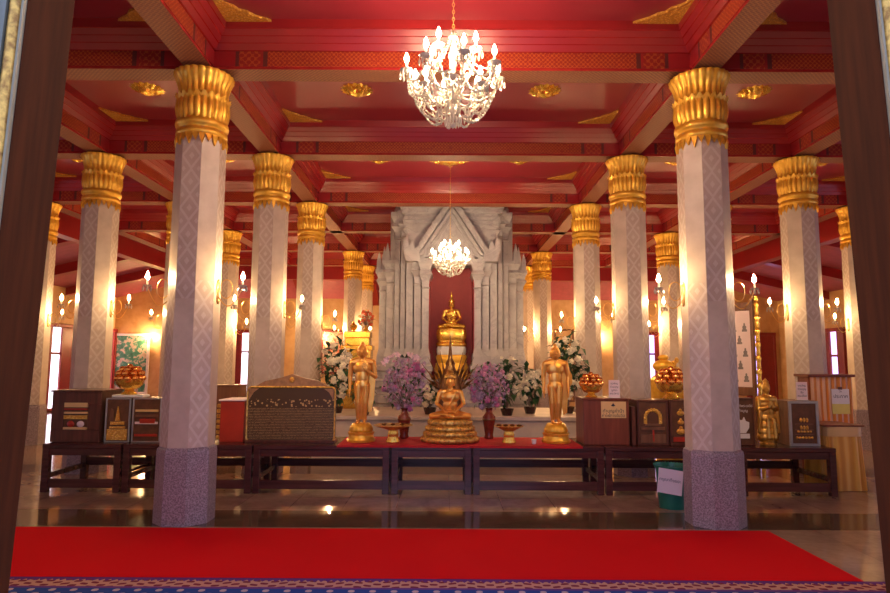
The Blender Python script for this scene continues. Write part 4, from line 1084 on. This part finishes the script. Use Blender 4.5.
# gold altar and its flowers, left of the shrine
Ya = 12.7
xa = ax(357, 400, Ya); zt_ = az(357, 332, Ya)
t = thing('gilt_altar', 'stepped gilt altar stand between the left shrubs and the marble shrine', 'altar', (xa, Ya, PLZ))
H_ = zt_ - PLZ
for w, z0, z1 in ((.30, 0, H_ * .55), (.34, H_ * .55, H_ * .62), (.28, H_ * .62, H_ * .76), (.31, H_ * .76, H_ * .82), (.24, H_ * .82, H_ * .92), (.26, H_ * .92, H_)):
    m = MB(); m.box(-w, w, -.22 * w / .3, .22 * w / .3, z0, z1, .01); m.build('tier', 'bright_gold', t, smooth=0)
m = MB(); m.lathe([(.05, 0), (.03, .03), (.07, .08), (.075, .13), (.03, .17), (.01, .22)], 20); tag(m.build('gilt_urn', 'bright_gold', loc=(xa - .10, Ya, zt_)), 'small lidded gilt urn on the stepped altar', 'urn')
t = thing('vase', 'little gilt vase on the right of the stepped altar', 'vase', (xa + .15, Ya, zt_)); m = MB(); m.lathe([(.035, 0), (.05, .05), (.02, .10), (.035, .13), (.02, .12)], 16); m.build('body', 'gilt', t)
bouquet((xa + .15, Ya, zt_ + .12), 'loose bouquet of red and yellow flowers above the stepped altar', .17, .19, .14, ['petal_orange', 'plaque_yellow'], 90, ['petal_orange'], 9, n_leaf=24, rbig=.04)

# ------------------------------------------------------------------ right group
a, c = at(584, 444, Yd), at(630, 444, Yd); w = (c.x - a.x) / 2; h = az(608, 400, Yd) - TT
t = thing('offering_box', 'reddish wooden offering box with a yellow plaque, right of the right standing statue', 'box', ((a.x + c.x) / 2, Yd, TT))
m = MB(); m.box(-w, w, 0, .5, 0, h, .008); m.build('body', 'box_wood', t, smooth=0)
m = MB(); m.box(-w - .015, w + .03, -.015, .52, h, h + .022, .005); m.build('lid', 'box_wood', t, smooth=0)
m = MB(); m.box(-.07, .26, -.008, 0, h - .235, h - .02); pq = m.build('plaque', 'plaque_yellow', t, smooth=0)
text('ทำบุญค่าน้ำ', .062, pq, (.09, -.0095, h - .145)); text('ค่าไฟภายในวัด', .055, pq, (.09, -.0095, h - .205))
m = MB(); m.prism([(.06, h - .075), (.09, h - .085), (.12, h - .075), (.10, h - .055), (.09, h - .035), (.08, h - .055)], -.0095, -.008); m.build('emblem', 'ink', pq, smooth=0)
bx = (a.x + c.x) / 2; zbx = TT + h + .023
ball_bowl(ax(591, 384, 8.62), 8.62, zbx, .155, 'gilt bowl heaped with copper glass balls on the wooden offering box')
def sign(px0, px1, py0, py1, Y, base, lab, lines, paper='paper_pink'):
    a, c = at(px0, py1, Y), at(px1, py1, Y); w = (c.x - a.x) / 2; h = az(px0, py0, Y) - base
    t = thing('paper_sign', lab, 'sign', ((a.x + c.x) / 2, Y, base))
    m = MB(); m.box(-w, w, 0, .006, .005, h); sheet = m.build('sheet', paper, t, smooth=0)
    m = MB(); m.box(-w, w, -.03, .05, 0, .006); m.build('stand', 'white_paint', t, smooth=0)
    for i, s in enumerate(lines): text(s, h * .15, sheet, (0, -.001, h * (.80 - .19 * i)))
sign(609, 620, 380, 400, 8.6, zbx, 'small pale paper sign standing on the wooden offering box', ['ขอเชิญ', 'ร่วมบุญ', 'บูรณะ', 'พระวิหาร'])
t, w, h, f = case(638, 669, 400, 444, Yd, .38, 'dark case showing a small gold gateway model, right of the wooden box', 'case_wood', .022)
hh = h - .05
m = MB(); m.box(-w * .8, w * .8, -.012, .005, .03, .14); m.box(-w * .75, w * .75, -.014, .005, .20, .24); m.box(-w * .5, w * .5, -.014, .005, .25, .28); m.build('base_model', 'plain_wood', t, smooth=0)
m = MB()
for i in range(10):
    a_ = PI * i / 9; m.ico((.10 * math.cos(a_), -.003, .36 + .10 * math.sin(a_)), (.028, .012, .028), 1)
for q in (-1, 1): m.box(q * .10 - .02, q * .10 + .02, -.014, .005, .28, .37)
m.build('gateway_model', 'ornament_gold', t, smooth=0)
m = MB(); m.box(-.01, .01, -.014, .005, .05, .2); m.build('red_post', 'box_red', t, smooth=0)
zc2 = TT + h
t, w, h, f = case(670.5, 700, 400, 444, Yd, .38, 'dark case of small gold figures half hidden by the nearest right column', 'case_wood', .022)
for z, r_ in ((.42, .05), (.30, .045), (.18, .06)):
    m = MB(); m.ball((-.05, 0, z), (r_, .02, r_ * .7)); m.ball((-.05, 0, z + r_ * .8), (r_ * .4, .02, r_ * .4)); m.build('gold_figure', 'ornament_gold', t)
m = MB(); m.box(-w * .8, w * .7, -.012, .005, .05, .11); m.build('shelf', 'box_red', t, smooth=0)
a, c = at(632.5, 444, 8.46), at(636.5, 444, 8.46); m = MB(); m.box(a.x, c.x, 8.46, 8.86, TT, TT + .50, .004); tag(m.build('wooden_block', 'case_wood', smooth=0), 'narrow dark wooden block squeezed between the offering box and the gateway case', 'block')
ball_bowl(ax(671, 390, 8.62), 8.62, zc2 + .004, .20, 'gilt bowl heaped with copper glass balls on the gateway case')
# big gilt covered jar behind
Yj = 10.75
xj = ax(668, 380, Yj)
t = thing('covered_jar', 'large gilt covered jar with round lid behind the right dark cases', 'jar', (xj, Yj, 0))
zl = az(664, 372, Yj)
m = MB(); m.lathe([(.26, 0), (.28, .03), (.22, .08), (.20, .4), (.24, .5), (.30, zl - .50), (.33, zl - .30), (.30, zl - .12), (.18, zl - .03), (.15, zl)], 36); m.build('body', 'gilt', t)
m = MB(); m.ball((-.07, 0, zl + .10), (.18, .16, .11), 24, 14); m.build('lid', 'gilt', t)
m = MB(); m.ball((-.07, 0, zl + .24), (.09, .08, .055), 18, 10); m.build('lid_knob', 'gilt', t)
m = MB()
for i in range(5): m.ball((.10 + .04 * math.sin(i * 2), -.05, zl - .02 + .055 * i), (.085 - .012 * i, .08 - .01 * i, .05), 14, 8)
m.build('crumpled_ornament', 'ornament_gold', t)
# dark picture case with a pale vase
t, w, h, f = case(722, 755, 398, 443, Yd + .06, .14, 'dark standing picture of a pale carved fragment, right of the nearest right column', 'case_wood', .012, name='picture_stand')
text('ร่วมทำบุญ', .05, t, (.04, .0035, h - .17), 'paper'); text('บูรณะองค์พระเจดีย์', .045, t, (.04, .0035, h - .105), 'paper')
m = MB(); m.prism([(.0, .16), (.10, .16), (.145, .23), (.15, .30), (.105, .32), (.085, .37), (.065, .33), (.03, .33), (.01, .37), (-.005, .31)], -.012, .006); m.box(-.03, .15, -.012, .006, .09, .15); m.build('pale_fragment', 'paper', t, smooth=0)
# silver framed case right
t, w, h, f = case(790, 820, 401, 441, Yd, .40, 'silver-framed display case with gold figures, right end of the tables', 'silver_frame', .035, body='plain_wood')
for z, n in ((.34, 3), (.24, 3), (.19, 5), (.11, 6)):
    for i in range(n): m = MB(); m.ball(((i - (n - 1) / 2) * .04, .0, z), (.018, .01, .03 if n == 3 else .018)); m.build('gold_figure', 'ornament_gold', t)
for z in (.29, .215, .155): m = MB(); m.box(-w * .6, w * .6, -.006, .005, z - .012, z); m.build('step', 'plain_wood', t, smooth=0)
zs_ = TT + h
sign(797, 808, 382, 401, 8.6, zs_ + .001, 'small pale paper sign on the silver-framed case at right', ['ขอเชิญ', 'ร่วมบุญ', 'ซื้อ', 'กระเบื้อง'])
a, c = at(775, 441, 8.92), at(795, 441, 8.92); m = MB(); m.box(a.x, c.x, 8.92, 9.18, TT, az(780, 401, 8.92), .005); tag(m.build('wooden_box', 'plain_wood', smooth=0), 'plain brown wooden box behind the robed statue, left of the silver-framed case', 'box')
# striped lectern and gold-draped table
Yl = 9.35
a, c = at(812, 424, Yl), at(854, 424, Yl); w = (c.x - a.x) / 2; zt_ = az(830, 375, Yl); 
Yg = 8.62; zg = az(846, 426, Yg)
t = thing('lectern', 'tall lectern wrapped in a striped gold and peach curtain with dark red top', 'lectern', ((a.x + c.x) / 2, Yl, 0))
m = MB(); n = 60; pts = []
for i in range(n + 1): pts.append((-w + 2 * w * i / n, .012 * math.sin(i * 2 * PI / 7.5)))
for (x0, y0), (x1, y1) in zip(pts, pts[1:]): m.face([(x0, y0, 0), (x1, y1, 0), (x1, y1, zt_ - .03), (x0, y0, zt_ - .03)], [(x0, 0), (x1, 0), (x1, zt_), (x0, zt_)])
bmesh.ops.remove_doubles(m.bm, verts=m.bm.verts, dist=1e-5); m.build('curtain', 'stripe_curtain', t)
m = MB(); m.box(-w, w, .03, .32, 0, zt_ - .03); m.build('body', 'box_wood', t, smooth=0)
m = MB(); m.box(-w - .05, w + .03, -.05, .34, zt_ - .03, zt_ + .01, .005); m.build('top_board', 'box_wood', t, smooth=0)
an, cn = at(833, 413, Yl - .03), at(850.5, 413, Yl - .03); zn0, zn1 = az(841, 414, Yl - .03), az(841, 389, Yl - .03)
nt = thing('hanging_notice', 'white and yellow notice sheet hung on the striped lectern', 'notice', ((an.x + cn.x) / 2, Yl - .022, zn0)); w2 = (cn.x - an.x) / 2
m = MB(); m.box(-w2, w2, -.004, .003, (zn1 - zn0) * .40, zn1 - zn0); m.build('white_half', 'paper', nt, smooth=0)
m = MB(); m.box(-w2, w2, -.004, .003, 0, (zn1 - zn0) * .40); m.build('yellow_half', 'notice_yellow', nt, smooth=0)
m = MB(); m.box(-.03, .03, -.008, .006, zn1 - zn0 - .01, zn1 - zn0 + .03, .003); m.build('clip', 'case_wood', nt, smooth=0)
text('ประกาศ', .07, nt, (0, -.0045, (zn1 - zn0) * .70)); text('วัด', .04, nt, (0, -.0045, (zn1 - zn0) * .9))
a, c = at(826, 484, Yg), at(869, 484, Yg); w = (c.x - a.x) / 2; cxg = (a.x + c.x) / 2
t = thing('draped_table', 'small side table covered by a pleated gold cloth, in front of the lectern', 'table', (cxg, Yg + .28, 0))
m = MB(); R = []
for z, k in ((0.005, 1.0), (zg * .35, .97), (zg * .75, .93), (zg - .01, .90)):
    ring = []
    for i in range(160):
        a_ = 2 * PI * i / 160; sx = math.copysign(abs(math.cos(a_)) ** .35, math.cos(a_)); sy_ = math.copysign(abs(math.sin(a_)) ** .35, math.sin(a_))
        wv = 1 + .035 * math.sin(a_ * 26) * (1.2 - z / zg)
        ring.append((w * k * sx * wv, .30 * k * sy_ * wv, z))
    R.append(ring)
m.rings(R); m.build('gold_skirt', 'gold_curtain', t, smooth=70)
m = MB(); m.box(-w * .95, w * .92, -.30, .30, zg - .01, zg + .012, .004); m.build('tabletop', 'box_wood', t, smooth=0)
m = MB(); m.rings([[(w * .93 * math.copysign(abs(math.cos(2 * PI * i / 80)) ** .35, math.cos(2 * PI * i / 80)) * (1 + .01 * math.sin(i)), .292 * math.copysign(abs(math.sin(2 * PI * i / 80)) ** .35, math.sin(2 * PI * i / 80)) * (1 + .01 * math.sin(i)), z) for i in range(80)] for z in (zg - .14, zg - .012)])
m.build('valance', 'plaque_yellow', t)
# framed white panel printed with little seated figures
p0, p1 = at(722, 400, 12.2), at(757, 396, 11.2)
zb_, zt2 = az(757, 396, 11.2), az(757, 299, 11.2)
d = Vector((p1.x - p0.x - .25, p1.y - p0.y, 0)); Lp = max(d.length, 1.0); ang = math.atan2(-1.0, .72)
t = thing('framed_panel', 'tall white panel of printed grey figures in gilt frame, right of the nearest right column', 'panel', (p1.x, 11.2, 0), ang + PI); Lp = 1.25
# local x runs from the near (right) post back to the far one
m = MB(); m.box(.06, Lp - .06, -.01, .01, zb_ + .15, zt2 - .20); m.build('panel', 'paper_pink', t, smooth=0)
m = MB(); m.box(.0, Lp, -.02, .02, zt2 - .20, zt2 - .05, .01); m.build('top_rail', 'plain_wood', t, smooth=0)
m = MB(); m.box(.0, Lp, -.02, .02, zb_, zb_ + .15, .01); m.build('bottom_rail', 'plain_wood', t, smooth=0)
for x_ in (.03, Lp - .03): m = MB(); m.box(x_ - .03, x_ + .03, -.03, .03, 0, zt2, .006); m.build('post', 'plain_wood', t, smooth=0)
prof = [(.02, .02)]
z = .05
while z < zt2 - .05: prof += [(.035, z), (.05, z + .05), (.03, z + .10), (.04, z + .12), (.032, z + .2)]; z += .24
m = MB(); m.lathe(prof + [(.02, zt2)], 14, (-.06, 0, 0)); m.build('gilt_baluster', 'bright_gold', t)
k = 0
for rr in range(6):
    for cc in range(6):
        x_ = .17 + cc * .20 + (.10 if rr % 2 else 0); z_ = zb_ + .24 + rr * .225
        if x_ > Lp - .12 or z_ > zt2 - .38: continue
        m = MB(); q = .048
        m.prism([(x_ - q, z_), (x_ + q, z_), (x_ + q, z_ + .035), (x_ + q * .62, z_ + .045), (x_ + q * .78, z_ + .085), (x_ + q * .6, z_ + .105), (x_ + q * .28, z_ + .112), (x_ + q * .36, z_ + .135), (x_ + q * .2, z_ + .155), (x_ - q * .2, z_ + .155), (x_ - q * .36, z_ + .135), (x_ - q * .28, z_ + .112), (x_ - q * .6, z_ + .105), (x_ - q * .78, z_ + .085), (x_ - q * .62, z_ + .045), (x_ - q, z_ + .035)], .0105, .013); m.build('printed_figure', 'print_grey', t, smooth=0)
# green bin with a paper
xb_, Yb_ = 2.63, 7.62
t = thing('waste_bin', 'green plastic waste bin with a paper notice, beside the nearest right column', 'bin', (xb_, Yb_, 0)); hb = .49; rb = .185
m = MB(); m.lathe([(rb * .78, 0), (rb * .80, .02), (rb * .97, hb * .92), (rb * 1.04, hb * .93), (rb * 1.05, hb), (rb * .98, hb), (rb * .93, hb * .93), (rb * .76, .03), (.01, .03)], 36); m.build('bucket', 'bin_green', t)
m = MB()
for i in range(36):
    a_ = 2 * PI * i / 36; m.ico((rb * 1.05 * math.cos(a_), rb * 1.05 * math.sin(a_), hb), .012, 1)
m.build('rolled_rim', 'bin_green', t)
a_ = -PI / 2 - .42; pn_loc = Vector(((rb * 1.09) * math.cos(a_), (rb * 1.09) * math.sin(a_), hb - .165))
m = MB(); m.box(-.135, .135, -.002, .002, -.135, .145); pn = m.build('paper_notice', 'paper_pink', t, smooth=0, loc=pn_loc); pn.rotation_euler = (0, .10, a_ + PI / 2)
text('กรุณาทิ้งขยะ', .048, pn, (0, -.003, .02), 'ink')

# ------------------------------------------------------------------ carpet and rug
m = MB(); m.box(-4.75, 3.22, 5.10, 6.56, 0, .012, .004); tag(m.build('red_carpet', 'carpet_red', smooth=0), 'plain bright red carpet runner across the hall in front of the columns', 'carpet')
m = MB(); m.box(-4.3, 3.9, -2.20, 0, 0, .014, .003); m_ = m.build('patterned_rug', 'rug_pattern', smooth=0, loc=(.4, 5.09, 0)); tag(m_, 'blue patterned rug with a gold and purple border before the red carpet', 'rug')

# ------------------------------------------------------------------ light
w = bpy.data.worlds.new('world'); sc.world = w; w.use_nodes = True; nt = w.node_tree
bg = nt.nodes['Background']; tc = nt.nodes.new('ShaderNodeTexCoord'); sx_ = nt.nodes.new('ShaderNodeSeparateXYZ'); rp = nt.nodes.new('ShaderNodeValToRGB')
nt.links.new(tc.outputs['Generated'], sx_.inputs[0]); nt.links.new(sx_.outputs['Z'], rp.inputs[0]); nt.links.new(rp.outputs[0], bg.inputs['Color'])
rp.color_ramp.elements[0].color = (.55, .60, .95, 1); rp.color_ramp.elements[1].position = .8; rp.color_ramp.elements[1].color = (.32, .46, 1.0, 1)
bg.inputs['Strength'].default_value = 1.5
# portal: tells the sampler where the daylight enters
pd = bpy.data.lights.new('door_portal', 'AREA'); pd.shape = 'RECTANGLE'; pd.size = DX1 - DX0; pd.size_y = DZ; pd.cycles.is_portal = True
po = bpy.data.objects.new('door_portal', pd); COL.objects.link(po); po.location = ((DX0 + DX1) / 2, YF - .1, DZ / 2); po.rotation_euler = (PI / 2, 0, 0)

sc.view_settings.view_transform = 'Standard'; sc.view_settings.look = 'None'; sc.view_settings.gamma = 1; sc.view_settings.use_curve_mapping = False
sc.view_settings.exposure = 0.62
sc.cycles.max_bounces = 10; sc.cycles.diffuse_bounces = 6; sc.cycles.glossy_bounces = 4; sc.cycles.transmission_bounces = 6
sc.cycles.sample_clamp_indirect = 6; sc.cycles.use_denoising = True; sc.cycles.caustics_reflective = False; sc.cycles.caustics_refractive = False
sc.cycles.use_light_tree = True
